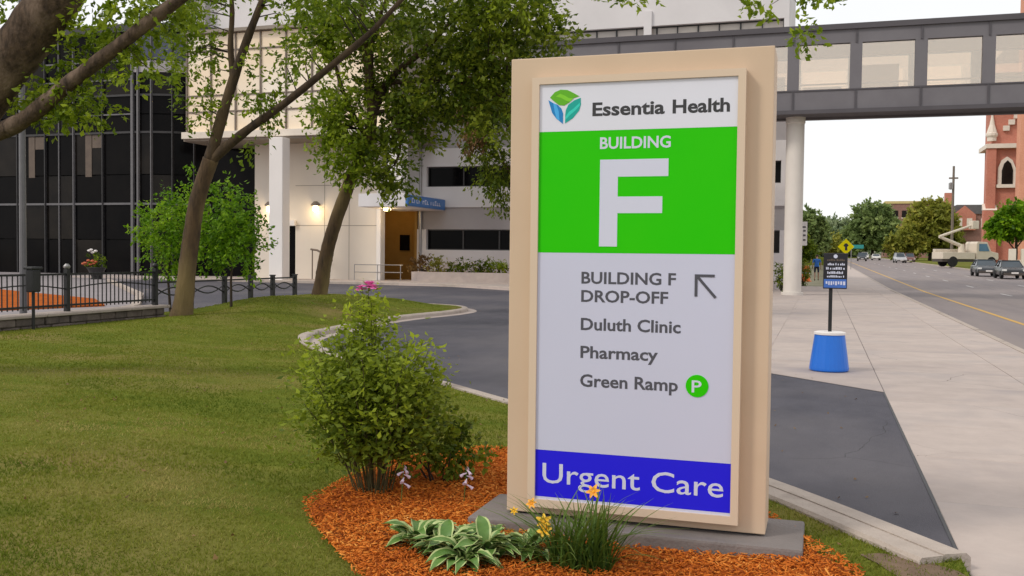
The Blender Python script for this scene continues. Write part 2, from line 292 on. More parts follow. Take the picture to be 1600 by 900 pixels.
def np_mesh(name, V, F, m, tint=None):
    """fast mesh from arrays: V (n,3), F (k,3|4)"""
    me = bpy.data.meshes.new(name); k, c = F.shape
    me.vertices.add(len(V)); me.vertices.foreach_set('co', np.ascontiguousarray(V, np.float32).ravel())
    me.loops.add(k*c); me.loops.foreach_set('vertex_index', np.ascontiguousarray(F, np.int32).ravel())
    me.polygons.add(k); me.polygons.foreach_set('loop_start', np.arange(0, k*c, c, dtype=np.int32)); 
    me.update(calc_edges=True); me.validate()
    me.materials.append(MATS[m])
    if tint is not None:
        a = me.attributes.new('tint', 'FLOAT', 'FACE'); a.data.foreach_set('value', np.clip(tint, 0, 1).astype(np.float32))
    return me
def leaf_arrays(C, size, droop=0.25, aspect=0.55, up=0.35, D=None):
    """kite-shaped leaves bent along the midrib at centres C; size (n,); D biases the leaf direction along its twig"""
    n = len(C); d = RNG.normal(size=(n, 3)); d[:, 2] = d[:, 2]*0.6 - droop; d /= np.linalg.norm(d, axis=1)[:, None]
    if D is not None: d = d*0.75+D*0.8; d /= np.linalg.norm(d, axis=1)[:, None]+1e-9
    nn = RNG.normal(size=(n, 3)); nn[:, 2] = np.abs(nn[:, 2]) + up
    s = np.cross(d, nn); s /= np.linalg.norm(s, axis=1)[:, None]+1e-9
    L = size[:, None]; W = L*aspect*0.5; bend = np.cross(s, d)*L*0.12
    V = np.stack([C - d*L*0.5, C + s*W - bend, C + d*L*0.5, C - s*W - bend], axis=1).reshape(-1, 3)
    F = np.arange(4*n).reshape(n, 4); return V, F
def spread_clumps(blobs, per, clump_r, size, tint_lo=0.0, tint_hi=1.0, droop=0.25):
    """blobs: (centre, radii, n clumps) -> leaf centres, sizes, tints, clump centres, twig directions; each clump is a spray of leafy twigs"""
    Cs, Ts, CC, Ds = [], [], [], []
    for c, r, n in blobs:
        u = RNG.normal(size=(n, 3)); u /= np.linalg.norm(u, axis=1)[:, None]
        rad = RNG.random(n)**0.45
        cc = np.array(c) + u*np.array(r)*rad[:, None]; CC.append(cc)
        for k in range(n):
            m = int(per*RNG.uniform(0.5, 1.4)); nt = 5
            dr = RNG.normal(size=(nt, 3))+u[k]*0.9+np.array([0, 0, -droop*1.2]); dr /= np.linalg.norm(dr, axis=1)[:, None]
            j = RNG.integers(0, nt, m); t = RNG.random(m)**0.7*clump_r*2.1*RNG.uniform(0.7, 1.25)
            Cs.append(cc[k] + dr[j]*t[:, None] + RNG.normal(size=(m, 3))*clump_r*0.22); Ds.append(dr[j])
            Ts.append(np.clip(RNG.uniform(tint_lo, tint_hi) + RNG.normal(size=m)*0.15, 0, 1))
    C = np.concatenate(Cs); T = np.concatenate(Ts); S = size*RNG.uniform(0.55, 1.4, len(C)); return C, S, T, np.concatenate(CC), np.concatenate(Ds)
def inpoly(P, x, y):
    P = np.asarray(P); inside = np.zeros(np.shape(x), bool); j = len(P)-1
    for i in range(len(P)):
        xi, yi = P[i][:2]; xj, yj = P[j][:2]
        c = ((yi > y) != (yj > y)) & (x < (xj-xi)*(y-yi)/((yj-yi)+1e-12)+xi); inside ^= c; j = i
    return inside
def dist_poly(P, x, y, closed=True):
    P = np.asarray(P, float); d = np.full(np.shape(x), 1e9); n = len(P)
    for i in range(n if closed else n-1):
        a = P[i]; b = P[(i+1) % n]; ab = b-a; t = np.clip(((x-a[0])*ab[0]+(y-a[1])*ab[1])/(ab@ab+1e-12), 0, 1)
        d = np.minimum(d, np.hypot(x-a[0]-t*ab[0], y-a[1]-t*ab[1]))
    return d
def smooth_path(P, sub=6):
    P = [np.array(p, float) for p in P]; out = []
    for i in range(len(P)-1):
        p0 = P[max(i-1, 0)]; p1 = P[i]; p2 = P[i+1]; p3 = P[min(i+2, len(P)-1)]
        for k in range(sub):
            t = k/sub; out.append(0.5*((2*p1)+(-p0+p2)*t+(2*p0-5*p1+4*p2-p3)*t*t+(-p0+3*p1-3*p2+p3)*t**3))
    out.append(P[-1]); return np.array(out)
def offset_path(P, d):
    P = np.asarray(P, float); t = np.gradient(P, axis=0); t /= np.linalg.norm(t, axis=1)[:, None]
    return P + np.stack([-t[:, 1], t[:, 0]], 1)*d
def sweep(P, prof):
    """prof: (offset to the left of travel, z) outline swept along the flat path P"""
    mb = MB(); rows = [offset_path(P, o) for o, z in prof]; n = len(P); m = len(prof)
    vs = [(rows[j][i][0], rows[j][i][1], prof[j][1]) for i in range(n) for j in range(m)]
    fs = [(i*m+j, i*m+(j+1) % m, (i+1)*m+(j+1) % m, (i+1)*m+j) for i in range(n-1) for j in range(m)]
    fs += [tuple(range(m)), tuple(range((n-1)*m, n*m))]
    return mb._add(vs, fs)

# ------------------------------------------------------------------ ground, drive, road, pavements
def rise(y): return max(0.0, y-55)*0.0068           # the street climbs gently beyond the footbridge
struct('ground', MB().box(-3000, 3000, -600, 4000, -1.2, -0.6), 'ground')
struct('driveway', MB().box(-70, 0.76, -6, 52, -0.3, 0.0), 'asphalt')
mb = MB(); ys = [-20, 0, 20, 40, 55, 80, 110, 150, 200, 260, 330]
def strip(x0, x1, dz, name, m, y0=-20, y1=330, thick=0.0, parent=None, step=None):
    b = MB(); yy = [y for y in ys if y0 < y < y1]; yy = [y0]+yy+[y1]
    for a, c in zip(yy[:-1], yy[1:]):
        za, zc = rise(a)+dz, rise(c)+dz; o = len(b.v)
        b.v += [(x0,a,za),(x1,a,za),(x1,c,zc),(x0,c,zc)]; b.f.append((o,o+1,o+2,o+3)); b.mi.append(0)
        if thick:
            b.v += [(x0,a,za-thick),(x1,a,za-thick),(x1,c,zc-thick),(x0,c,zc-thick)]
            b.f += [(o,o+4,o+5,o+1),(o+1,o+5,o+6,o+2),(o+2,o+6,o+7,o+3),(o+3,o+7,o+4,o)]; b.mi += [0]*4
    return b
road = struct('road', strip(3.3, 16.2, -0.12, 'road', 'road'), 'road')
part('lane_line', strip(5.08, 5.22, -0.116, '', '', -10, 300), 'paint_yellow', road, label='yellow edge line')
dash = None
for k in range(14):
    for lx in (8.6, 12.0):
        y0 = 14+k*12.2+(3 if lx > 10 else 0)
        part('lane_dash', strip(lx-0.06, lx+0.06, -0.116, '', '', y0, y0+3), 'paint_white', road)
part('manhole_cover', MB().lathe([(0.45, 0), (0.45, 0.004), (0.40, 0.008)], (7.3, 38, -0.12), 24), 'road', road)
struct('kerb', sweep(np.array([(3.45, y) for y in np.linspace(-8, 55, 30)]), [(0, -0.2), (0, 0.012), (0.02, 0.02), (0.15, 0.02), (0.15, -0.2)]), 'kerb')
struct('far_verge', strip(16.2, 60, 0.02, '', '', -20, 330, 0.5), 'lawn')
struct('far_kerb', strip(16.05, 16.35, 0.03, '', '', -20, 330, 0.3), 'kerb')
# pavement beside the street: each slab its own piece over a dark joint bed
pave = struct('pavement', MB().box(0.74, 3.32, -8, 56, -0.3, -0.012), 'joint')
apron_poly = [(0.74, 12.3), (-0.64, 13.7), (-3, 17), (-6, 24), (-9, 33), (-12.5, 40), (-17, 43.3), (-22, 43.8), (-34, 43.8), (-34, 56), (0.74, 56)]
random.seed(3)
def slab(x0, x1, y0, y1, z, parent, m):
    j = 0.004; dz = random.uniform(-0.002, 0.002)
    part('slab', MB().box(x0+j, x1-j, y0+j, y1-j, z-0.08, z+dz), m, parent, bevel=0.004, seg=1)
yk = -4.0
while yk < 54:
    for a, b in ((0.745, 2.5), (2.5, 3.31)):
        slab(a, b, yk, yk+1.55, 0.008, pave, random.choice(['concrete', 'concrete', 'concrete_b']))
    yk += 1.55
struct('far_pavement', strip(0.74, 3.32, 0.004, '', '', 55, 330, 0.4), 'concrete')
struct('far_kerb_strip', strip(3.32, 3.45, 0.012, '', '', 55, 330, 0.3), 'kerb')
apron = struct('apron_pavement', MB().prism(apron_poly, -0.1, 0.006), 'concrete_b')
yk = 12.35
while yk < 54:
    xk = 0.735
    while xk > -16:
        x0, x1, y0, y1 = xk-1.55, xk, yk, yk+1.55
        cor = np.array([(x0,y0),(x1,y0),(x1,y1),(x0,y1)])
        ins = inpoly(apron_poly, cor[:, 0], cor[:, 1])
        dd = dist_poly(apron_poly, np.array([(x0+x1)/2]), np.array([(y0+y1)/2]))[0]
        if ins.all() and y1 < 48 and x1 > -15 and yk < 40: slab(x0, x1, y0, y1, 0.012, apron, random.choice(['concrete', 'concrete_b']))
        xk -= 1.55
    yk += 1.55
struct('asphalt_seam', MB().box(0.728, 0.752, 5.4, 12.3, -0.05, 0.0035), 'letter_black')
struct('asphalt_joint', sweep(np.array([(0.73, 12.28), (-0.64, 13.68), (-2.9, 16.85)]), [(0.0, -0.05), (0.0, 0.0035), (0.022, 0.0035), (0.022, -0.05)]), 'letter_black')
# building-side pavement kerb along the drive
bk = smooth_path([(-0.64, 13.75), (-3, 17.05), (-6, 24), (-9, 33), (-12.5, 40), (-17, 43.25), (-22, 43.75), (-33, 43.8)], 6)
struct('building_kerb', sweep(bk[8:], [(0, -0.1), (0, 0.11), (-0.02, 0.13), (-0.18, 0.13), (-0.18, -0.1)]), 'kerb')
struct('building_pavement', MB().prism([(-12.6, 40.4), (-17, 43.4), (-22, 43.95), (-40, 43.95), (-40, 50), (-2.2, 50), (-2.2, 44), (-9, 38)], 0.0, 0.115), 'concrete')
# plaza behind the iron fence
plaza = struct('plaza', MB().prism([(-70, -6), (-15.5, -6), (-15.5, 19), (-22, 27.5), (-34, 40), (-34, 52), (-70, 52)], -0.1, 0.03), 'plaza')
struct('plaza_kerb', sweep(np.array([(-15.5, 17.5), (-17.5, 21.7), (-22, 27.5), (-34, 40)]), [(0, -0.05), (0, 0.14), (0.22, 0.14), (0.22, -0.05)]), 'kerb')
struct('plaza_bed', MB().prism([(-40, 20), (-20.0, 18.0), (-18.9, 22.0), (-21.5, 24.6), (-40, 34)], 0.0, 0.08), 'mulch')

# lawn ------------------------------------------------------------
edge = smooth_path([(0.76, 5.38), (-0.33, 6.82), (-1.7, 8.25), (-3.1, 9.55), (-4.83, 11.15), (-7.0, 13.0), (-8.5, 14.9), (-9.1, 16.6), (-9.5, 20.7), (-9.2, 23.6), (-9.35, 25.2), (-10.2, 26.4), (-12.0, 27.0), (-15.3, 27.2)], 6)
lawn_in = offset_path(edge, 0.06)
lawn_poly = [tuple(p) for p in lawn_in] + [(-15.4, 27.0), (-15.4, 18.7), (-14.3, 18.7), (-14.3, -4.0), (0.73, -4.0)]
bed = smooth_path([(-2.98, 5.55), (-2.90, 5.12), (-2.57, 4.68), (-2.12, 4.21), (-1.5, 3.6), (-0.6, 3.3), (0.05, 3.9), (0.22, 4.75), (0.02, 5.25), (-0.40, 5.9), (-1.1, 6.55), (-2.2, 6.95), (-2.5, 6.8), (-2.84, 6.3), (-2.98, 5.55)], 4)[:-1]
ph = [0.3, 1.7, 2.9]
def lawn_z(x, y):
    x = np.asarray(x, float); y = np.asarray(y, float)
    d = dist_poly(lawn_poly, x, y); s = np.clip(d/2.2, 0, 1); s = s*s*(3-2*s)
    und = 0.02*np.sin(x*0.9+ph[0])*np.cos(y*0.8+ph[1]) + 0.012*np.sin(x*2.3+y*1.7+ph[2])
    dip = 0.085*np.exp(-((x+0.9)/1.35)**2-((y-4.75)/1.15)**2)
    return 0.086 - dip + s*(0.37*np.exp(-((x+13.0)/3.4)**2-((y-22.5)/7.0)**2) + und) 
def tri_area(poly, holes_none, step, zf, zoff=0.0, jitter=0.25):
    P = np.array(poly); x0, y0 = P.min(0); x1, y1 = P.max(0)
    gx, gy = np.meshgrid(np.arange(x0, x1, step), np.arange(y0, y1, step)); gx = gx.ravel(); gy = gy.ravel()
    gx = gx+RNG.uniform(-jitter, jitter, gx.shape)*step; gy = gy+RNG.uniform(-jitter, jitter, gy.shape)*step
    k = inpoly(P, gx, gy) & (dist_poly(P, gx, gy) > step*0.4)
    pts = [Vector(p) for p in P] + [Vector((a, b)) for a, b in zip(gx[k], gy[k])]
    n = len(P); r = delaunay_2d_cdt(pts, [(i, (i+1) % n) for i in range(n)], [], 1, 1e-5)
    V = np.array([(v.x, v.y) for v in r[0]]); Z = zf(V[:, 0], V[:, 1])+zoff
    return np.column_stack([V, Z]), np.array([f for f in r[2] if len(f) == 3])
V, F = tri_area(lawn_poly, None, 0.45, lawn_z)
me = np_mesh('lawn', V, F, 'lawn'); me.polygons.foreach_set('use_smooth', [True]*len(me.polygons)); link('lawn', me, kind='structure')
V, F = tri_area([tuple(p) for p in bed], None, 0.12, lambda x, y: lawn_z(x, y)+0.012+0.02*np.clip(dist_poly(bed, x, y)/0.3, 0, 1)+RNG.uniform(-0.006, 0.006, x.shape))
link('mulch_bed', np_mesh('mulch_bed', V, F, 'mulch'), kind='structure')
struct('lawn_kerb', sweep(edge, [(0.0, -0.2), (0.0, 0.075), (0.03, 0.10), (0.17, 0.105), (0.17, -0.2)]), 'kerb')
struct('gutter', sweep(edge[30:], [(-0.24, -0.1), (-0.24, 0.006), (-0.002, 0.010), (-0.002, -0.1)]), 'concrete_b')
struct('kerb_shoulder', sweep(edge[:14], [(0.174, -0.2), (0.174, 0.099), (0.31, 0.10), (0.325, 0.08), (0.325, -0.2)]), 'kerb')
dpoly = [tuple(p) for p in smooth_path([(0.22, 5.30), (0.40, 4.95), (0.52, 4.5), (0.62, 4.1), (0.71, 4.2), (0.72, 5.0), (0.45, 5.32), (0.22, 5.30)], 4)[:-1]]
V, F = tri_area(dpoly, None, 0.05, lambda x, y: lawn_z(x, y)+0.006+0.006*np.sin(x*60)*np.cos(y*53)); link('bare_soil', np_mesh('bare_soil', V, F, 'dirt'), kind='structure')

def vnoise(x, y, seed=0):
    ix = np.floor(x).astype(np.int64); iy = np.floor(y).astype(np.int64); fx = x-ix; fy = y-iy; fx = fx*fx*(3-2*fx); fy = fy*fy*(3-2*fy)
    h = lambda a, b: np.modf(np.abs(np.sin(a*127.1+b*311.7+seed*74.7)*43758.5453))[0]
    return (h(ix, iy)*(1-fx)+h(ix+1, iy)*fx)*(1-fy)+(h(ix, iy+1)*(1-fx)+h(ix+1, iy+1)*fx)*fy
def grass_stuff():
    n = 430000; r = 2.6*np.exp(RNG.random(n)**0.85*math.log(27/2.6)); a = RNG.uniform(R(-52), R(12), n)
    x = np.sin(a)*r; y = np.cos(a)*r
    k = inpoly(lawn_poly, x, y) & (~inpoly(bed, x, y) | (dist_poly(bed, x, y) < 0.05)) & (~inpoly(dpoly, x, y) | (RNG.random(n) < 0.25) | (dist_poly(dpoly, x, y) < 0.05*RNG.random(n)))
    x, y, r = x[k], y[k], r[k]; n = len(x); z = lawn_z(x, y)
    pt = np.sin(x*1.3+1.1*np.sin(y*0.9))*np.cos(y*1.9+0.8*np.sin(x*1.6)) + 0.5*np.sin(x*3.1+y*2.3)
    fine = np.sin(x*7.1+2*np.sin(y*5.3))*np.sin(y*8.7+1.5*np.sin(x*6.1))
    tuft = np.floor(x/0.07)*12.9898+np.floor(y/0.07)*78.233; tuft = np.modf(np.abs(np.sin(tuft)*43758.5453))[0]
    h = RNG.uniform(0.010, 0.022, n)*(1+0.25*np.clip(pt, -1, 1))*(0.75+0.5*tuft); w = 0.0032*(0.6+r*0.17)
    th = RNG.uniform(0, 2*math.pi, n); lean = RNG.normal(size=(n, 2))*h[:, None]*0.75
    dx = np.cos(th)*w; dy = np.sin(th)*w
    V = np.stack([np.column_stack([x-dx, y-dy, z-0.004]), np.column_stack([x+dx, y+dy, z-0.004]), np.column_stack([x+lean[:, 0], y+lean[:, 1], z+h])], 1).reshape(-1, 3)
    far = np.clip((r-9)/6, 0, 1)
    dry = 0.55*vnoise(x*0.55, y*1.0, 1)+0.3*vnoise(x*1.5, y*3.2, 2)+0.15*vnoise(x*4, y*9, 3)-0.5
    T = 0.48 + 1.35*dry*(1-0.45*far) - 0.07*pt*(1-0.6*far) - 0.08*fine + 0.14*(tuft-0.5) + RNG.normal(size=n)*0.10 + (RNG.random(n) < 0.05)*0.30*(1-0.5*far) - 0.04*far
    me = np_mesh('grass', V, np.arange(3*n).reshape(n, 3), 'blades', T)
    link('grass', me, kind='stuff', label='short mown lawn grass with dry tan patches', cat=None)
grass_stuff()
def chip_stuff():
    P = np.array(bed); n = 52000; x = RNG.uniform(P[:, 0].min(), P[:, 0].max(), n); y = RNG.uniform(P[:, 1].min(), P[:, 1].max(), n)
    k = inpoly(bed, x, y) | (dist_poly(bed, x, y) < 0.06*RNG.random(n)); x, y = x[k], y[k]; n = len(x)
    z = lawn_z(x, y)+0.035+RNG.uniform(0, 0.022, n)
    th = RNG.uniform(0, math.pi, n); d = np.column_stack([np.cos(th), np.sin(th), RNG.normal(size=n)*0.35]); d /= np.linalg.norm(d, axis=1)[:, None]
    s = np.cross(d, np.column_stack([RNG.normal(size=(n, 2))*0.5, np.ones(n)])); s /= np.linalg.norm(s, axis=1)[:, None]; u = np.cross(s, d)
    L = (RNG.uniform(0.003, 0.017, n)*RNG.choice([1, 1, 1, 1, 1.8], n))[:, None]; W = RNG.uniform(0.0015, 0.0048, n)[:, None]; H = 0.0015
    C = np.column_stack([x, y, z]); q = []
    for a, b, c in ((-1,-1,-1),(1,-1,-1),(1,1,-1),(-1,1,-1),(-1,-1,1),(1,-1,1),(1,1,1),(-1,1,1)): q.append(C+a*d*L+b*s*W+c*u*H)
    V = np.stack(q, 1).reshape(-1, 3); base = (np.arange(n)*8)[:, None, None]
    F = (base+np.array([(4,5,6,7),(0,1,5,4),(1,2,6,5),(2,3,7,6),(3,0,4,7)])[None]).reshape(-1, 4)
    T = np.repeat(np.clip(RNG.normal(0.42, 0.2, n)+0.35*(vnoise(x*3, y*3, 5)-0.5), 0, 1), 5)
    link('mulch_chips', np_mesh('mulch_chips', V, F, 'chips', T), kind='stuff', label='shredded orange wood mulch chips around the sign')
chip_stuff()

# ------------------------------------------------------------------ white clinic building behind the sign
FY = 50.0
clinic = thing('clinic_building', 'white multi-storey clinic building with dark strip windows behind the sign', 'building', (-12, FY, 0))
rows = [(1.80, 2.94), (5.30, 6.42), (8.82, 9.95), (12.30, 13.45)]
X0, X1 = -38.0, -1.78; WX0, WX1 = -21.1, -2.02
bands = [(-0.1, 1.80), (2.94, 5.30), (6.42, 8.82), (9.95, 12.30), (13.45, 24.0)]
for i, (a, b) in enumerate(bands):
    if i == 1:
        part('wall', MB().box(WX0-0.55, X1, FY+0.12, FY+10, a, a+1.22), 'grey_wall', clinic)  # greyer colour paints the shade on this set-back lower band
        part('wall', MB().box(WX0-0.55, X1, FY, FY+10, a+1.22, b), 'white_wall', clinic)
    elif i == 2:
        part('wall', MB().box(WX0-0.55, X1, FY, FY+10, a, a+1.0), 'white_wall', clinic)
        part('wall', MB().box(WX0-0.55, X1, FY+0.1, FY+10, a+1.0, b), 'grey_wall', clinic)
    elif i == 0: part('wall', MB().box(WX0-0.55, X1, FY, FY+10, a, b), 'white_wall', clinic)
    elif i == 3: part('wall', MB().box(WX0-0.55, X1, FY, FY+10, a, b), 'white_wall', clinic)
    else: part('wall', MB().box(X0, X1, FY, FY+10, a, b), 'white_wall', clinic)
part('wall', MB().box(X0, WX0-0.55, FY+3, FY+10, -0.1, 13.45), 'white_wall', clinic)
part('wall', MB().box(-26.6, WX0-0.55, FY, FY+3, 4.62, 13.45), 'white_wall', clinic)
for (a, b) in rows:
    part('pier', MB().box(WX0-0.55, WX0, FY+0.004, FY+10, a, b), 'white_wall', clinic)
    part('pier', MB().box(WX1, X1, FY+0.004, FY+10, a, b), 'white_wall', clinic)
    n = 9; w = (WX1-WX0)/n
    for k in range(n):
        x = WX0+k*w
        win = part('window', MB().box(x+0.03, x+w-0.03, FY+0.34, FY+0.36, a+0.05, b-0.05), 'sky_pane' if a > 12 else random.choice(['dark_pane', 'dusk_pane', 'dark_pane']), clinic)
        fr = MB(); fr.box(x, x+0.04, FY+0.26, FY+0.345, a, b).box(x+w-0.04, x+w, FY+0.26, FY+0.345, a, b).box(x+0.04, x+w-0.04, FY+0.26, FY+0.345, a, a+0.06).box(x+0.04, x+w-0.04, FY+0.26, FY+0.345, b-0.06, b)
        if a > 12: fr.box(x+w*0.5-0.03, x+w*0.5+0.03, FY+0.26, FY+0.345, a+0.06, b-0.06)
        part('frame', fr, 'mullion_dark', win)
    part('back_panel', MB().box(WX0, WX1, FY+0.6, FY+0.7, a, b), 'dark_pane', clinic)
part('pilaster', MB().box(-36.4, -35.2, FY-0.5, FY, 12, 24), 'grey_wall', clinic)
part('pilaster', MB().box(-9.0, -8.6, FY-0.12, FY, 10, 14.2), 'white_wall', clinic)
part('downpipe', MB().tube([(-21.42, FY-0.08, 0.1), (-21.42, FY-0.08, 12)], 0.07, 8), 'steel', clinic)

# entrance recess, canopy, blue sign
for nm, b, m in (('recess_wall', MB().box(-26.6, -21.66, 51.5, 51.8, 0, 4.4), 'ochre'), ('recess_side_wall', MB().box(-26.9, -26.6, 48.0, 51.8, 0, 4.4), 'ochre'),
                 ('recess_side_wall', MB().box(-21.80, -21.655, FY+0.01, 51.5, 0, 4.4), 'ochre')):
    part(nm, b, m, clinic)
part('notice_board', MB().box(-23.35, -22.75, 51.42, 51.5, 1.75, 2.65), 'dark_pane', clinic)
part('door', MB().box(-25.3, -24.35, 51.42, 51.5, 0.1, 2.4), 'dark_pane', clinic)
part('recess_ceiling', MB().box(-26.6, -21.66, 47.95, 51.5, 4.4, 4.6), 'ochre', clinic)
rail = MB()
for z in (0.55, 0.95): rail.tube([(-24.0, 47.0, z), (-21.3, 47.3, z)], 0.025, 6)
for x in (-24.0, -22.7, -21.4): rail.tube([(x, 47.0+0.1*(x+24), 0.1), (x, 47.0+0.1*(x+24), 0.95)], 0.025, 6)
hr = thing('handrail', 'low steel handrail in front of the lit ochre entrance recess', 'handrail', (-22.7, 47.1, 0.1)); part('rail', rail, 'steel', hr)
can = thing('entrance_canopy', 'white flat canopy over the entrance carrying a long blue sign', 'canopy', (-21.4, 47, 4.1))
part('slab_roof', MB().box(-22.7, -20.05, 44.85, 49.98, 3.95, 4.62), 'white_wall', can, bevel=0.02)
bsign = part('sign_box', MB().box(-20.05, -19.93, 44.8, 49.9, 4.0, 4.56), 'sign_blue_box', can, bevel=0.015)
random.seed(5); y = 45.35
for wl in (4, 3, 5):                     # unreadable white lettering: three words
    for k in range(wl):
        hgt = random.choice([0.18, 0.24, 0.25]); b = MB().box(-19.93, -19.918, y, y+0.06, 4.16, 4.16+hgt)
        if random.random() < .7: b.box(-19.93, -19.918, y+0.06, y+0.2, 4.16+hgt-0.06, 4.16+hgt)
        if random.random() < .7: b.box(-19.93, -19.918, y+0.06, y+0.2, 4.16, 4.21)
        part('letter', b, 'letter_white', bsign); y += 0.29
    y += 0.22
part('ceiling_lamp', MB().lathe([(0.02, 0), (0.2, -0.02), (0.2, -0.1), (0.12, -0.14)], (-21.9, 46.6, 3.95), 14), 'bulb', can)
def lamp(name, loc, e, col=(1.0, 0.72, 0.35), size=0.12):
    l = bpy.data.lights.new(name, 'POINT'); l.energy = e; l.color = col; l.shadow_soft_size = size; o = link(name, l, loc=loc); return o
lamp('entrance_lamp_light', (-23.2, 49.8, 3.8), 20, (1.0, 0.66, 0.22)); lamp('canopy_lamp_light', (-21.9, 46.6, 3.6), 25)

# cream entrance block with the bronze curtain wall
block = thing('entrance_block', 'cream entrance block with bright bronze-gridded upper glazing and white pillar', 'building', (-27, 47, 0))
part('wall', MB().box(-27.9, -22.9, 47.5, 47.9, 0.0, 7.7), 'cream_wall', block)
part('wall', MB().box(-30.5, -27.9, 47.5, 47.9, 3.05, 7.7), 'cream_wall', block)
part('wall', MB().box(-30.5, -29.55, 47.502, 47.9, 0.0, 3.05), 'cream_wall', block)
part('wall_end', MB().box(-22.9, -22.66, 47.4, 47.95, 0.0, 7.6), 'pillar_white', block)
for z in (3.05, 5.25): part('wall_joint', MB().box(-27.9, -22.92, 47.492, 47.5, z, z+0.03), 'soffit', block)
for x in (-26.1, -24.6): part('wall_joint', MB().box(x, x+0.025, 47.492, 47.5, 0.1, 7.6), 'soffit', block)
part('door_void', MB().box(-29.55, -27.9, 48.2, 48.3, 0.0, 3.05), 'dark_pane', block)
part('door_head', MB().box(-29.6, -27.85, 47.3, 47.5, 3.05, 3.35), 'pillar_white', block)
part('side_void', MB().box(-35.5, -30.5, 49.0, 49.2, 0.0, 7.7), 'dark_pane', block)
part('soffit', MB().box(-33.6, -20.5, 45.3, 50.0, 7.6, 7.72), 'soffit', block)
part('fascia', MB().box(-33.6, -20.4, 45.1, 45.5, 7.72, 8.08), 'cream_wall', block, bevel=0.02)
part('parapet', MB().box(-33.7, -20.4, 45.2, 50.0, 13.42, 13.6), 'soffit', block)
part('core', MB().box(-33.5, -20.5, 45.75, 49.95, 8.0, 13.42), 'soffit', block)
part('pillar', MB().box(-27.75, -26.95, 44.55, 45.3, 0.0, 7.6), 'pillar_white', block, bevel=0.03)
part('pillar', MB().box(-21.3, -20.5, 45.35, 46.1, 4.62, 7.6), 'pillar_white', block, bevel=0.03)
zr = [8.08, 9.20, 10.08, 12.50, 13.42]; xr = [-33.5+1.55*k for k in range(9)]
random.seed(11)
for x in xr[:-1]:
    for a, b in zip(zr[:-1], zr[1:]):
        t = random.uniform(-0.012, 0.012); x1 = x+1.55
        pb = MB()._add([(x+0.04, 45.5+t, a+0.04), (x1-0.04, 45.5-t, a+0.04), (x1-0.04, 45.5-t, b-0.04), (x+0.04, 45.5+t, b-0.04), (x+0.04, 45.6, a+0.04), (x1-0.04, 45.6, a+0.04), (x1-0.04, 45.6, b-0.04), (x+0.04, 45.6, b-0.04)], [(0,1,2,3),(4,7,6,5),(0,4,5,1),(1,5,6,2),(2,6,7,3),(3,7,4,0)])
        part('pane', pb, 'sky_glare_pane', block)
for x in xr: part('mullion', MB().box(x-0.04, x+0.04, 45.42, 45.62, 8.08, 13.42), 'mullion_bronze', block)
for z in zr[1:-1]: part('transom', MB().box(-33.46, -21.1, 45.44, 45.6, z-0.035, z+0.035), 'mullion_bronze', block)
def wall_lamp(x, label):
    t = thing('wall_lamp', label, 'lamp', (x, 47.5, 4.0), group='lit lamps on the cream wall')
    part('shade', MB().lathe([(0.10, 0.38), (0.26, 0.22), (0.26, 0.14)], (x, 47.24, 4.0), 14), 'mullion_bronze', t)
    part('bulb', MB().lathe([(0.10, 0.14), (0.17, 0.05), (0.15, -0.14), (0.05, -0.2)], (x, 47.24, 4.0), 12), 'bulb', t)
    part('bracket', MB().box(x-0.05, x+0.05, 47.28, 47.5, 4.22, 4.32), 'mullion_bronze', t)
    lamp('wall_lamp_light', (x, 47.0, 3.75), 22)
wall_lamp(-29.4, 'lit wall lamp left of the white pillar'); wall_lamp(-26.5, 'lit wall lamp right of the white pillar')
sr = thing('stair_rail', 'short sloping dark handrail beside the white pillar', 'handrail', (-26, 46.9, 0.1))
part('rail', MB().tube([(-26.6, 46.9, 1.75), (-26.2, 46.9, 1.7), (-25.3, 46.9, 1.25), (-25.3, 46.9, 1.1)], 0.06, 6).tube([(-26.5, 46.9, 0.1), (-26.5, 46.9, 1.75)], 0.04, 6).tube([(-25.5, 46.9, 0.1), (-25.5, 46.9, 1.35)], 0.04, 6), 'mullion_bronze', sr)

# raised planter in front of the clinic
pl = thing('planter_wall', 'long low concrete planter with mulch against the white clinic wall', 'planter', (-14, 48, 0.1))
part('front_wall', MB().box(-20.4, -2.5, 47.1, 47.4, 0.0, 0.62), 'concrete_b', pl, bevel=0.02)
part('side_wall', MB().box(-20.7, -20.4, 47.1, 49.98, 0.0, 0.62), 'concrete_b', pl)
part('soil', MB().box(-20.4, -2.5, 47.4, 49.98, 0.0, 0.58), 'mulch', pl)

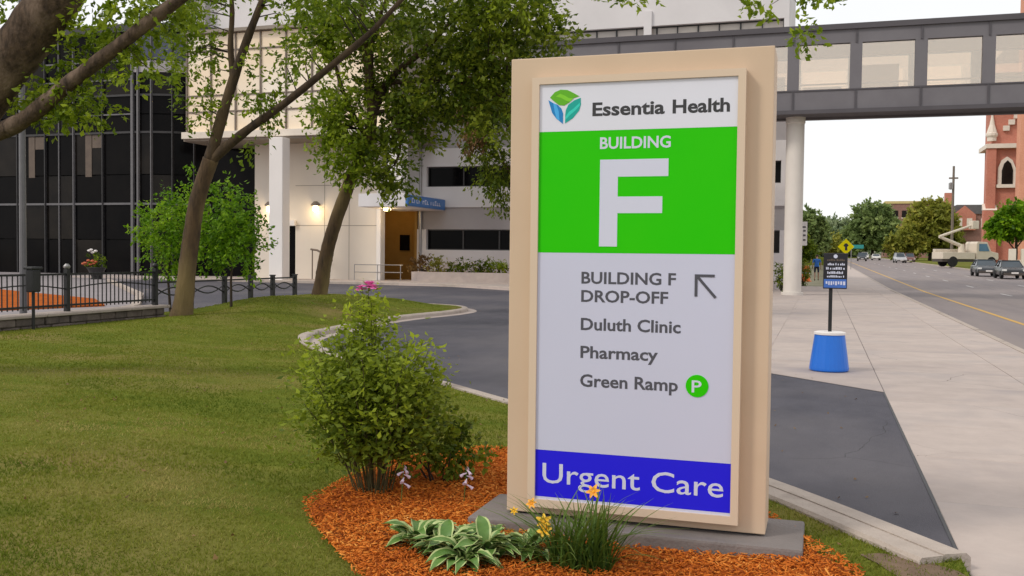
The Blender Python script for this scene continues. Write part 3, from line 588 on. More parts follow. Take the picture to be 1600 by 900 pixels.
# ------------------------------------------------------------------ dark glass building
dark = thing('glass_building', 'tall dark glass office building with rounded corner behind the iron fence', 'building', (-44, 47, 0))
path = [(-74 + k*2.1, 47.0) for k in range(18)]            # to -38.3
cx, cy, rr = -38.3, 51.6, 4.6
for k in range(1, 6): a = R(-90+15*k); path.append((cx+rr*math.cos(a), cy+rr*math.sin(a)))
zrow = [0.15, 2.2, 4.3, 6.0, 8.45, 9.5, 10.6, 12.6, 14.2]
random.seed(21)
for i in range(len(path)-1):
    (xa, ya), (xb, yb) = path[i], path[i+1]
    if xb < -66: continue
    curved = i >= 17
    for a, b in zip(zrow[:-1], zrow[1:]):
        m = 'dark_pane' if random.random() < 0.8 else 'dusk_pane'
        if curved and a > 12: m = 'blue_pane'
        d = Vector((xb-xa, yb-ya, 0)).normalized(); nrm = Vector((d.y, -d.x, 0)); e = 0.03
        p = [(xa+d.x*e, ya+d.y*e), (xb-d.x*e, yb-d.y*e)]
        vs = [(p[0][0], p[0][1], a+.03), (p[1][0], p[1][1], a+.03), (p[1][0], p[1][1], b-.03), (p[0][0], p[0][1], b-.03)]
        vs += [(q[0]-nrm.x*.05, q[1]-nrm.y*.05, q[2]) for q in vs]
        part('pane', MB()._add(vs, [(0,1,2,3),(7,6,5,4),(0,4,5,1),(1,5,6,2),(2,6,7,3),(3,7,4,0)]), m, dark)
    wide = i in (12, 17)
    w = 0.16 if wide else 0.06
    part('mullion', MB().box(xa-w/2, xa+w/2, ya-0.16, ya+0.02, 0.0, 14.3), 'mullion_silver' if wide or i % 3 == 0 else 'mullion_dark', dark)
    if wide: part('mullion', MB().box(xa+0.32, xa+0.44, ya-0.14, ya+0.02, 0.0, 14.3), 'mullion_silver', dark)
    for z in (4.3, 8.45, 10.6):
        b = MB(); q0, q1 = Vector((xa, ya, 0)), Vector((xb, yb, 0)); nr = Vector((d.y, -d.x, 0))*0.09
        vs = [q0+nr, q1+nr, q1-nr*0.3, q0-nr*0.3]
        b._add([(v.x, v.y, z-0.06) for v in vs]+[(v.x, v.y, z+0.06) for v in vs], [(3,2,1,0),(4,5,6,7),(0,1,5,4),(1,2,6,5),(2,3,7,6),(3,0,4,7)])
        part('transom', b, 'mullion_silver' if z < 5 else 'mullion_dark', dark)
    if i % 2 == 1 and not curved:
        part('inner_column', MB().box(xa+0.8, xa+1.25, ya-0.03, ya, 5.9, 8.38), 'inner_column', dark)
    if i in (14, 15, 16):
        for z in (9.5, 12.6, 11.5): part('transom', MB().box(xa, xb, ya-0.10, ya, z-0.04, z+0.04), 'mullion_silver', dark)
    if i % 4 == 2 and not curved: part('mullion', MB().box(xa+0.95, xa+1.0, ya-0.08, ya, 0.0, 14.2), 'mullion_silver', dark)
    if i in (9, 13, 15): part('blind', MB().box(xa+1.3, xb-0.08, ya-0.025, ya, 7.6, 8.36), 'inner_column', dark)
core = [(-70, 47.15)]+[(x, y+0.15) for x, y in path[2:18]]+[(x-0.15, y+0.12) for x, y in path[18:]]+[(-34, 54), (-70, 54)]
part('core', MB().prism(core, 0.0, 14.2), 'dark_pane', dark)
roofp = [(-70, 46.8)]+[(x, y-0.2) for x, y in path[2:18]]+[(x+0.15, y-0.15) for x, y in path[18:]]+[(-33.6, 54), (-70, 54)]
part('roof_edge', MB().prism(roofp, 14.25, 14.7), 'mullion_dark', dark)
bandp = [(-38.3, 46.9)]+[(x+0.1, y-0.1) for x, y in path[18:]]+[(-34, 54), (-38.3, 54)]
part('cornice', MB().prism(bandp, 11.9, 12.55), 'grey_wall', dark)
part('base', MB().box(-70, -38.3, 46.75, 47.1, 0.0, 0.16), 'plaza', dark)

# ------------------------------------------------------------------ footbridge over the street
br = thing('footbridge', 'grey enclosed glazed footbridge crossing high over the street', 'bridge', (5, 43, 0))
bx0, bx1, by0, by1 = -12.6, 24.0, 41.5, 44.7
part('lower_beam', MB().box(bx0, bx1, by0, by0+0.3, 7.62, 8.38), 'bridge_grey', br)
part('lower_flange', MB().box(bx0, bx1, by0-0.12, by0+0.3, 7.46, 7.62), 'bridge_dark', br)
part('lower_beam', MB().box(bx0, bx1, by1-0.3, by1, 7.62, 8.38), 'bridge_grey', br)
part('floor', MB().box(bx0, bx1, by0+0.3, by1-0.3, 7.7, 8.2), 'bridge_dark', br)
part('upper_beam', MB().box(bx0, bx1, by0, by0+0.3, 10.28, 10.82), 'bridge_grey', br)
part('upper_beam', MB().box(bx0, bx1, by1-0.3, by1, 10.28, 10.82), 'bridge_grey', br)
part('roof', MB().box(bx0, bx1, by0-0.1, by1+0.1, 10.82, 11.04), 'bridge_dark', br)
part('ceiling', MB().box(bx0, bx1, by0+0.3, by1-0.3, 10.3, 10.5), 'bridge_inner', br)
part('inner_handrail', MB().tube([(bx0, by1-0.5, 9.1), (bx1, by1-0.5, 9.1)], 0.04, 6), 'ochre', br)
xs = [-1.28+2.43*k for k in range(-5, 11)]
for x in xs:
    for yy in (by0, by1-0.26):
        part('mullion', MB().box(x-0.23, x+0.23, yy, yy+0.26, 8.38, 10.28), 'bridge_grey', br)
        if x+2.43 < bx1: part('window_pane', MB().box(x+0.23, x+2.20, yy+0.12, yy+0.135, 8.38, 10.28), 'bridge_glass', br)
    part('stiffener', MB().box(x-0.03, x+0.03, by0-0.05, by0, 7.62, 8.38), 'bridge_dark', br)
    part('stiffener', MB().box(x-0.03, x+0.03, by0-0.05, by0, 10.28, 10.82), 'bridge_dark', br)
part('window_sill', MB().box(bx0, bx1, by0-0.03, by0+0.05, 8.38, 8.44), 'bridge_dark', br)
part('reflection_panel', MB().box(1.45, 2.95, by1-0.5, by1-0.45, 8.45, 9.85), 'bridge_cream', br)  # cream panel added to imitate a warm reflection in the glass
for xa_, xb_, z_ in ((-0.95, 0.65, 9.0), (-3.2, -1.7, 9.5), (3.9, 5.4, 8.9), (6.4, 8.0, 9.3)): part('reflection_panel', MB().box(xa_, xb_, by1-0.42, by1-0.38, 8.42, z_), 'bridge_cream', br)  # more added cream panels, painting warm reflections behind the panes
part('return_wing', MB().box(bx0, bx0+3.2, by1, FY-0.02, 7.5, 11.0), 'bridge_grey', br)
col = part('column', MB().lathe([(0.46, 0.0), (0.46, 0.12), (0.37, 0.13), (0.37, 7.2), (0.40, 7.25), (0.40, 7.48)], (-1.17, 42.6, 0), 28), 'column_white', br, smooth=False)
part('column', MB().lathe([(0.46, 0.0), (0.46, 0.12), (0.37, 0.13), (0.37, 7.2), (0.40, 7.25), (0.40, 7.48)], (19.5, 42.6, -0.1), 28), 'column_white', br)

# ------------------------------------------------------------------ low stone wall and iron fences
wall = thing('stone_wall', 'low dark stone wall with pale coping under the iron picket fence', 'wall', (-14.45, 14.5, 0))
random.seed(31)
for row, (z0, z1) in enumerate(((-0.05, 0.13), (0.13, 0.29))):
    y = 9.0 - row*0.15
    while y < 18.5:
        l = random.uniform(0.28, 0.5); e = min(y+l, 18.62)
        part('stone', MB().box(-14.62, -14.28+random.uniform(-0.015, 0.02), y+0.008, e-0.008, z0+0.006, z1-0.004), random.choice(['stone', 'stone_b']), wall, bevel=0.018, seg=1); y += l
part('core', MB().box(-14.6, -14.32, 8.8, 18.55, -0.1, 0.285), 'stone_b', wall)
y = 9.0
while y < 18.6:
    e = min(y+1.2, 18.7); part('cap_stone', MB().box(-14.68, -14.22, y+0.004, e-0.004, 0.288, 0.352), 'cap', wall, bevel=0.012, seg=1); y += 1.2
f1 = thing('picket_fence', 'black iron picket fence standing on the low stone wall', 'fence', (-14.45, 14.5, 0.35))
posts = [9.9, 11.75, 13.55, 15.75, 18.45]
for y in posts:
    p = part('post', MB().box(-14.495, -14.405, y-0.045, y+0.045, 0.352, 1.2), 'iron', f1)
    part('finial', MB().lathe([(0.03, 0), (0.065, 0.03), (0.07, 0.06), (0.03, 0.11)], (-14.45, y, 1.2), 10), 'steel' if y > 15 and y < 16 else 'iron', p)
for z in (0.46, 1.08): part('rail', MB().box(-14.47, -14.43, 8.9, 18.45, z, z+0.04), 'iron', f1)
pk = MB().box(-0.009, 0.009, -0.009, 0.009, 0.42, 1.12).mesh('picket', 'iron')
y = 9.0
while y < 18.4:
    link('picket', pk, f1, (0, y-14.5, -0.35)); y += 0.125
for a, b in zip(posts[:-1], posts[1:]):
    part('arched_bar', MB().tube([(-14.45, a+(b-a)*t, 0.80+0.10*math.sin(math.pi*t)) for t in np.linspace(0, 1, 9)], 0.014, 5), 'iron', f1)
f2 = thing('rail_fence', 'low black iron rail fence with bowed bars behind the lawn trees', 'fence', (-14.7, 21.7, 0.2))
posts = [18.75, 20.1, 21.5, 22.7, 23.8, 25.0]
for y in posts:
    p = part('post', MB().box(-14.75, -14.65, y-0.05, y+0.05, 0.0, 0.92), 'iron', f2); part('cap', MB().box(-14.765, -14.635, y-0.065, y+0.065, 0.92, 0.95), 'iron', p)
part('rail', MB().box(-14.72, -14.68, 18.75, 25.0, 0.83, 0.87), 'iron', f2)
for a, b in zip(posts[:-1], posts[1:]):
    part('bowed_bar', MB().tube([(-14.7, a+(b-a)*t, 0.52+0.2*math.sin(math.pi*t)) for t in np.linspace(0, 1, 9)], 0.018, 5), 'iron', f2)
    part('bowed_bar', MB().tube([(-14.7, a+(b-a)*t, 0.74-0.2*math.sin(math.pi*t)) for t in np.linspace(0, 1, 9)], 0.018, 5), 'iron', f2)

lp = thing('light_pole', 'tall slim grey metal pole behind the picket fence', 'pole', (-15.9, 16.1, 0))
part('shaft', MB().tube([(-15.9, 16.1, 0.1), (-15.9, 16.1, 7.0)], [0.075, 0.055], 10), 'mullion_silver', lp)
part('base', MB().lathe([(0.16, 0), (0.16, 0.12), (0.09, 0.2)], (-15.9, 16.1, 0.03), 12), 'mullion_dark', lp)
part('lamp_arm', MB().tube([(-15.9, 16.1, 6.9), (-15.6, 16.0, 7.2), (-14.6, 15.6, 7.3)], 0.04, 8), 'mullion_silver', lp); part('lamp_head', MB().box(-14.8, -14.0, 15.2, 15.6, 7.22, 7.36), 'mullion_dark', lp, bevel=0.03)
lb = thing('litter_bin', 'dark box bin on a thin post in front of the picket fence', 'bin', (-13.9, 14.3, 0.1))
part('bin_body', MB().prism([(-13.98, 14.2), (-13.80, 14.2), (-13.80, 14.4), (-13.98, 14.4)], 0.80, 1.22), 'iron', lb, bevel=0.03)
part('lid', MB().box(-14.0, -13.78, 14.17, 14.43, 1.22, 1.27), 'iron', lb, bevel=0.015); part('post', MB().tube([(-13.89, 14.3, 0.08), (-13.89, 14.3, 0.8)], 0.03, 8), 'iron', lb)

# ------------------------------------------------------------------ monument sign
sign = thing('monument_sign', 'tall tan wayfinding sign with white, green and blue panels on a concrete plinth', 'sign', (-0.98, 5.4, 0))
part('plinth', MB().box(-1.88, -0.06, 5.08, 5.66, -0.15, 0.112), 'plinth', sign, bevel=0.015)
part('slab_body', MB().box(-1.70, -0.255, 5.25, 5.56, 0.125, 2.705), 'sign_tan', sign, bevel=0.006)
part('base_gap', MB().box(-1.64, -0.31, 5.28, 5.53, 0.112, 0.125), 'letter_black', sign)
fx0, fx1, fz0, fz1 = -1.556, -0.394, 0.178, 2.582; px0, px1, pz0, pz1 = -1.514, -0.434, 0.222, 2.544
f = MB(); f.box(fx0, px0, 5.183, 5.25, fz0, fz1).box(px1, fx1, 5.183, 5.25, fz0, fz1).box(px0, px1, 5.183, 5.25, fz0, pz0).box(px0, px1, 5.183, 5.25, pz1, fz1)
frame = part('cabinet_frame', f, 'sign_frame', sign)
z1, z2, z3, z4 = 2.282, 1.612, 0.502, 0.238
YP = 5.196
for nm, a, b, m in (('header_panel', z1, pz1, 'sign_header'), ('green_panel', z2, z1-0.0008, 'sign_green'), ('directory_panel', z3, z2-0.0008, 'sign_white'), ('blue_panel', z4, z3-0.0008, 'sign_blue'), ('bottom_strip', pz0, z4-0.0008, 'sign_white')):
    o = part(nm, MB().box(px0, px1, YP, 5.24, a, b), m, sign)
    if nm == 'header_panel': header = o
    elif nm == 'green_panel': green = o
    elif nm == 'directory_panel': direc = o
    elif nm == 'blue_panel': blue = o
def text_mesh(s, x0, x1, zb, cap, m, y=YP, bold=0.02, depth=0.0009, shear=0.0):
    """lettering as a thin raised mesh on a plane facing -Y, fitted to x0..x1 with its capitals cap metres high"""
    c = bpy.data.curves.new('txt', 'FONT'); c.body = s; c.size = 1.0; c.offset = bold; c.resolution_u = 3; c.shear = shear
    o = bpy.data.objects.new('txt', c); COL.objects.link(o)
    dg = bpy.context.evaluated_depsgraph_get(); me = bpy.data.meshes.new_from_object(o.evaluated_get(dg))
    COL.objects.unlink(o); bpy.data.objects.remove(o)
    v = np.array([q.co for q in me.vertices]); xa, xb = v[:, 0].min(), v[:, 0].max()
    chs = 0.729+bold; sx = (x1-x0)/(xb-xa); sz = cap/chs
    bm = bmesh.new(); bm.from_mesh(me)
    for q in bm.verts: q.co = Vector((x0+(q.co.x-xa)*sx, y-depth, zb+q.co.y*sz))
    r = bmesh.ops.extrude_face_region(bm, geom=bm.faces[:]); 
    for q in [g for g in r['geom'] if isinstance(g, bmesh.types.BMVert)]: q.co.y = y+0.004
    bmesh.ops.recalc_face_normals(bm, faces=bm.faces)
    out = bpy.data.meshes.new('lettering'); bm.to_mesh(out); bm.free(); out.materials.append(MATS[m]); bpy.data.meshes.remove(me)
    return out
def lettering(parent, s, x0, x1, zb, cap, m, **k):
    """one object for each letter, cut from the set line of type"""
    me = text_mesh(s, x0, x1, zb, cap, m, **k); off = wloc(parent)
    bm = bmesh.new(); bm.from_mesh(me); seen = set(); isl = []
    for v in bm.verts:
        if v.index in seen: continue
        st = [v]; seen.add(v.index); comp = []
        while st:
            q = st.pop(); comp.append(q.index)
            for e in q.link_edges:
                w = e.other_vert(q)
                if w.index not in seen: seen.add(w.index); st.append(w)
        xs_ = [bm.verts[i].co.x if False else me.vertices[i].co.x for i in comp]; isl.append([min(xs_), max(xs_), set(comp)])
    isl.sort(key=lambda t: t[0]); grp = []
    for a_, b_, c_ in isl:
        if grp and min(b_, grp[-1][1])-max(a_, grp[-1][0]) > 0.6*min(b_-a_, grp[-1][1]-grp[-1][0]): grp[-1][0] = min(a_, grp[-1][0]); grp[-1][1] = max(b_, grp[-1][1]); grp[-1][2] |= c_
        else: grp.append([a_, b_, c_])
    P = [tuple(v.co-off) for v in me.vertices]; FF = [tuple(p.vertices) for p in me.polygons]
    for a_, b_, c_ in grp:
        ids = sorted(c_); mp = {i: j for j, i in enumerate(ids)}
        q = bpy.data.meshes.new('letter'); q.from_pydata([P[i] for i in ids], [], [tuple(mp[i] for i in f_) for f_ in FF if f_[0] in c_]); q.materials.append(MATS[m]); link('letter', q, parent)
    bm.free(); bpy.data.meshes.remove(me)
lettering(header, 'Essentia', -1.213, -0.817, 2.363, 0.076, 'letter_black', bold=0.028); lettering(header, 'Health', -0.775, -0.475, 2.363, 0.076, 'letter_black', bold=0.028)
lettering(green, 'BUILDING', -1.168, -0.782, 2.182, 0.066, 'letter_white', bold=0.02)
fp = [(-1.166, 1.648), (-1.066, 1.648), (-1.066, 1.83), (-0.822, 1.83), (-0.822, 1.92), (-1.066, 1.92), (-1.066, 2.028), (-0.792, 2.028), (-0.792, 2.122), (-1.166, 2.122)]
part('letter_f', MB().prism(fp, YP-0.001, YP+0.002, 'y'), 'letter_white', green)
for s, a, b, z, c in (('BUILDING F', -1.262, -0.742, 1.444, 0.068), ('DROP-OFF', -1.262, -0.782, 1.343, 0.068), ('Duluth Clinic', -1.262, -0.712, 1.187, 0.070), ('Pharmacy', -1.262, -0.832, 1.032, 0.070), ('Green Ramp', -1.262, -0.722, 0.873, 0.072)):
    lettering(direc, s, a, b, z, c, 'letter_dark', bold=0.022)
lettering(blue, 'Urgent Care', -1.472, -0.472, 0.318, 0.118, 'letter_white', bold=0.004)
disc = part('parking_disc', MB().prism([(-0.620+0.060*math.cos(t), 0.907+0.060*math.sin(t)) for t in np.linspace(0, 2*math.pi, 32, endpoint=False)], YP-0.003, YP+0.002, 'y'), 'sign_green', direc)
lettering(disc, 'P', -0.648, -0.596, 0.873, 0.068, 'letter_white', y=YP-0.003, bold=0.01)
arrow = MB().box(-0.642, -0.538, YP-0.003, YP+0.002, 1.490, 1.504).box(-0.642, -0.627, YP-0.0031, YP+0.002, 1.386, 1.4899)
arrow._add([(-0.634, YP-0.0034, 1.488), (-0.624, YP-0.0034, 1.498), (-0.526, YP-0.0034, 1.386), (-0.537, YP-0.0034, 1.376), (-0.634, YP+0.002, 1.488), (-0.624, YP+0.002, 1.498), (-0.526, YP+0.002, 1.386), (-0.537, YP+0.002, 1.376)], [(0,1,2,3),(7,6,5,4),(0,4,5,1),(1,5,6,2),(2,6,7,3),(3,7,4,0)])
part('arrow', arrow, 'letter_dark', direc)
# leaf-cube emblem: three faces, each two leaves
def leaf2d(p0, p1, b0, b1, n=9):
    """closed outline from p0 to p1: one side bulging by b0, the other by b1 (across the chord)"""
    p0 = np.array(p0); p1 = np.array(p1); d = p1-p0; nrm = np.array([-d[1], d[0]]); t = np.linspace(0, 1, n)
    A = [p0+d*s+nrm*b0*math.sin(math.pi*s) for s in t]; B = [p0+d*s+nrm*b1*math.sin(math.pi*s) for s in t[::-1]]
    return [tuple(q) for q in A]+[tuple(q) for q in B[1:-1]]
lx, lz, ls = -1.372, 2.417, 0.089
def emb(outl, m, k): part('emblem_leaf', MB().prism([(lx+x*ls, lz+z*ls) for x, z in outl], YP-0.002-k*0.0006, YP+0.002, 'y'), m, header)
emb([(-0.93, 0.60), (-0.62, 0.93), (-0.25, 1.07), (0.2, 1.03), (0.55, 0.85), (0.95, 0.62), (0.6, 0.52), (0.3, 0.25), (-0.02, 0.08), (-0.35, 0.12), (-0.65, 0.35)], 'logo_green', 0)
emb([(-0.55, 0.66), (-0.28, 0.82), (0.0, 0.70), (0.3, 0.52), (0.58, 0.50), (0.35, 0.30), (0.1, 0.38), (-0.2, 0.55)], 'logo_lime', 1)
emb([(-1.03, 0.45), (-0.7, 0.25), (-0.45, 0.15), (-0.2, -0.08), (-0.08, -0.4), (-0.08, -1.05), (-0.5, -0.72), (-0.78, -0.35)], 'logo_blue', 0)
emb([(-0.72, 0.27), (-0.52, 0.16), (-0.36, -0.25), (-0.30, -0.86), (-0.50, -0.70), (-0.62, -0.25)], 'logo_sky', 1)
emb([(1.03, 0.52), (0.62, 0.38), (0.25, 0.12), (0.1, -0.2), (0.06, -0.5), (0.06, -1.02), (0.55, -0.72), (0.95, -0.25), (1.05, 0.1)], 'logo_teal', 0)
emb([(1.0, 0.05), (0.98, 0.22), (0.6, -0.12), (0.3, -0.32), (0.08, -0.62), (0.08, -0.82), (0.4, -0.5), (0.75, -0.22)], 'logo_aqua', 1)

# ------------------------------------------------------------------ sidewalk sign in a blue tub
ps = thing('tub_sign', 'black notice on a post set in a blue tapered tub on the pavement', 'sign', (0.13, 14.3, 0.01))
c0 = (0.13, 14.3)
part('tub', MB().lathe([(0.255, 0.0), (0.268, 0.015), (0.268, 0.04), (0.205, 0.50), (0.20, 0.505)], (*c0, 0.012), 28), 'bucket_blue', ps)
part('tub_rim', MB().lathe([(0.20, 0.0), (0.215, 0.005), (0.215, 0.035), (0.18, 0.045), (0.0, 0.05)][:4], (*c0, 0.517), 28), 'pillar_white', ps)
part('post', MB().box(0.105, 0.155, 14.28, 14.33, 0.55, 1.62), 'iron', ps)
pn = part('panel', MB().box(0.025, 0.345, 14.25, 14.28, 1.165, 1.665), 'panel_black', ps, bevel=0.008, label='black printed panel with a blue foot')
part('foot_band', MB().box(0.035, 0.335, 14.246, 14.25, 1.18, 1.30), 'panel_blue', pn)
emblem = part('emblem', MB().lathe([(0.028, 0), (0.028, 0.004)], (0,0,0), 10), 'letter_white', pn, world=False)
emblem.location = (0.185-0.13, 14.249-14.3, 1.61); emblem.rotation_euler = (R(90), 0, 0)
random.seed(9)
for z, h, m in ((1.555, 0.03, 'inner_column'), (1.495, 0.032, 'letter_white'), (1.435, 0.034, 'letter_white'), (1.375, 0.034, 'letter_white'), (1.325, 0.028, 'letter_white')):
    x = 0.06+random.uniform(0, 0.03); ln = MB()
    while x < 0.30:
        w = random.uniform(0.012, 0.02); ln.box(x, x+w, 14.247, 14.25, z, z+h*random.choice([0.7, 1, 1])); x += w+random.choice([0.006, 0.006, 0.006, 0.018])
    part('print_line', ln, m, pn)
ln = MB(); x = 0.06
while x < 0.31: w = random.uniform(0.012, 0.03); ln.box(x, x+w, 14.243, 14.246, 1.215+random.uniform(0, 0.02), 1.27); x += w+0.012
part('print_line', ln, 'letter_white', pn)

# ------------------------------------------------------------------ trees
def limb_pts(P, n=5):
    return [tuple(p) for p in smooth_path(P, n)]
def limbs_mb(limbs, n=8):
    b = MB()
    for P, r0, r1 in limbs:
        q = limb_pts(P, 4); k = len(q); b.tube(q, [(r0+(r1-r0)*(i/(k-1)))*(1+0.06*math.sin(i*2.1)) for i in range(k)], n)
    return b
def twigs_mb(limbs, tips, count, r=0.012):
    """thin branches from the nearest limb out to leaf clumps"""
    L = np.concatenate([smooth_path(P, 6) for P, a, c in limbs]); b = MB(); idx = RNG.permutation(len(tips))[:count]
    for i in idx:
        t = tips[i]; d = np.linalg.norm(L-t, axis=1)+np.maximum(0, L[:, 2]-t[2])*0.5; j = int(np.argmin(d)); p = L[j]; m = (p+t)/2+np.array([RNG.normal()*0.06, RNG.normal()*0.06, 0.12*np.linalg.norm(t-p)])
        ln = np.linalg.norm(t-p)
        if ln > 3.5: continue
        b.tube([p, m, t], [r*(0.8+ln*0.5), r*0.8, r*0.35], 5)
    return b
def tree(name, label, base, trunk, limbs, crowns, bark='bark', group=None, twigs=60, size=0.11, per=26, clump=0.30, tr=None, droop=0.25, twig_r=0.012):
    """trunk: (points, radii); limbs: (points, r0, r1); crowns: (part name, blobs, leaf material, tint range)"""
    t = thing(name, label, 'tree' if 'shrub' not in name else 'shrub', base, group=group)
    P, rad = trunk; q = limb_pts(P, 4); rr = np.interp(np.linspace(0, 1, len(q)), np.linspace(0, 1, len(rad)), rad)
    q = smooth_path([np.array(p) for p in P], 14); rr = np.interp(np.linspace(0, 1, len(q)), np.linspace(0, 1, len(rad)), rad)
    tb = MB().tube([tuple(p) for p in q], list(rr), 22)
    for i, v in enumerate(tb.v):          # furrowed bark relief and knots
        ax = q[min(i//22, len(q)-1)]; rd_ = np.array(v)-ax; R_ = float(np.linalg.norm(rd_))+1e-6
        f = 1 + 0.07*noise.noise(Vector((v[0]*9/R_*0.25, v[1]*9/R_*0.25, v[2]*1.6))) + 0.05*noise.noise(Vector((v[0]*3, v[1]*3, v[2]*2.2)))*1.4
        tb.v[i] = tuple(ax+rd_*f)
    part('trunk', tb, bark, t, smooth=True)
    for L in limbs: part('limb', limbs_mb([L]), 'bark_limb' if bark == 'bark' else bark, t, smooth=True)
    for nm, blobs, m, (lo, hi) in crowns:
        C, S, T, CC, D = spread_clumps(blobs, per, clump, size, lo, hi, droop)
        V, F = leaf_arrays(C, S, droop, D=D); V = V-np.array(base)
        link(nm, np_mesh(nm, V, F, m, T), t)
        if twigs: part('branches', twigs_mb(limbs+[(P, 0, 0)], CC, twigs, twig_r), 'bark_dark', t, smooth=True, kind='stuff')
    return t
# lawn tree nearer the camera, forked low
yA = 17.2
tree('lawn_tree', 'forked lawn tree with a tan leaning trunk in front of the bright shrubs', (-12.81, yA, 0.2),
     ([(-12.84, yA, 0.1), (-12.76, yA, 0.5), (-12.63, yA, 1.48), (-12.44, yA, 2.55), (-12.10, yA, 3.5)], [0.26, 0.205, 0.175, 0.165, 0.16]),
     [([(-12.13, yA, 3.42), (-11.83, yA, 4.35), (-11.40, yA, 5.5), (-10.93, yA, 6.55), (-10.2, yA+0.3, 8.4)], 0.135, 0.05),
      ([(-11.55, yA, 5.1), (-11.62, yA, 5.8), (-11.60, yA, 6.8), (-11.8, yA-0.2, 8.6)], 0.075, 0.03),
      ([(-12.13, yA, 3.42), (-11.75, yA, 3.72), (-11.18, yA, 4.1), (-10.30, yA, 4.62), (-8.74, yA, 5.68), (-8.1, yA, 6.2), (-7.0, yA+0.2, 7.4)], 0.115, 0.035)],
     [('crown', [((-11.0, yA, 8.9), (3.4, 3.0, 1.7), 170), ((-12.5, yA, 5.5), (0.45, 0.5, 1.15), 40), ((-12.25, yA, 4.6), (0.35, 0.4, 0.6), 14), ((-10.95, yA, 4.85), (0.4, 0.4, 0.75), 24), ((-10.1, yA, 5.45), (0.65, 0.5, 0.30), 14), ((-9.7, yA, 6.7), (1.3, 0.9, 0.45), 60), ((-12.4, yA, 6.6), (0.9, 0.7, 0.5), 34), ((-11.2, yA, 3.75), (0.3, 0.3, 0.16), 3)], 'leaf_tree', (0.15, 0.75))],
     twigs=70, size=0.12, per=20, clump=0.2, group='trees on the lawn')
yB = 23.1
tree('lawn_tree', 'lawn tree with a curved slender trunk and a broad spreading crown', (-12.83, yB, 0.35),
     ([(-12.86, yB, 0.25), (-12.78, yB, 0.7), (-12.55, yB, 1.83), (-11.99, yB, 3.36), (-11.44, yB, 4.52), (-11.31, yB, 5.5), (-11.55, yB, 7.2), (-11.65, yB, 8.6), (-11.5, yB, 10.2)], [0.25, 0.20, 0.18, 0.17, 0.165, 0.13, 0.09, 0.06, 0.03]),
     [([(-11.36, yB, 5.0), (-10.81, yB, 6.1), (-9.91, yB, 6.78), (-9.21, yB, 7.39), (-8.2, yB, 8.4)], 0.12, 0.03),
      ([(-11.32, yB, 5.6), (-10.95, yB, 5.98), (-9.9, yB, 6.04), (-9.19, yB, 6.0), (-8.4, yB, 5.85), (-7.64, yB, 5.5)], 0.085, 0.025),
      ([(-11.33, yB, 5.2), (-10.90, yB, 5.28), (-10.58, yB, 4.9), (-10.5, yB, 4.3), (-10.65, yB, 3.9)], 0.07, 0.03),
      ([(-11.44, yB, 4.6), (-12.0, yB, 5.5), (-12.4, yB, 6.6), (-12.8, yB, 8.2)], 0.08, 0.03),
      ([(-11.33, yB, 5.7), (-11.0, yB-0.6, 7.0), (-10.2, yB-1.2, 8.2)], 0.08, 0.03)],
     [('crown', [((-10.0, yB+0.3, 9.9), (4.4, 3.8, 1.7), 210), ((-10.3, yB, 7.4), (2.4, 1.9, 1.2), 240), ((-7.75, yB, 7.2), (1.8, 1.5, 1.35), 270), ((-9.0, yB, 5.75), (1.8, 1.0, 0.8), 150), ((-7.9, yB, 5.2), (0.75, 0.7, 0.7), 40), ((-10.8, yB-0.2, 3.95), (0.6, 0.6, 0.95), 60), ((-10.9, yB+0.4, 5.6), (0.9, 0.9, 0.9), 70), ((-10.1, yB, 4.9), (0.6, 0.6, 0.5), 30)], 'leaf_dark', (0.2, 1.0)),
      ('crown', [((-12.0, yB-0.5, 5.0), (0.7, 0.7, 1.15), 110), ((-11.5, yB-0.5, 3.9), (0.45, 0.5, 0.6), 34), ((-12.4, yB-0.4, 7.4), (1.0, 0.9, 0.9), 80), ((-7.2, yB-0.8, 7.6), (1.1, 0.8, 0.7), 34)], 'leaf_tree', (0.35, 1.0))],
     twigs=110, size=0.15, per=24, clump=0.24, group='trees on the lawn')
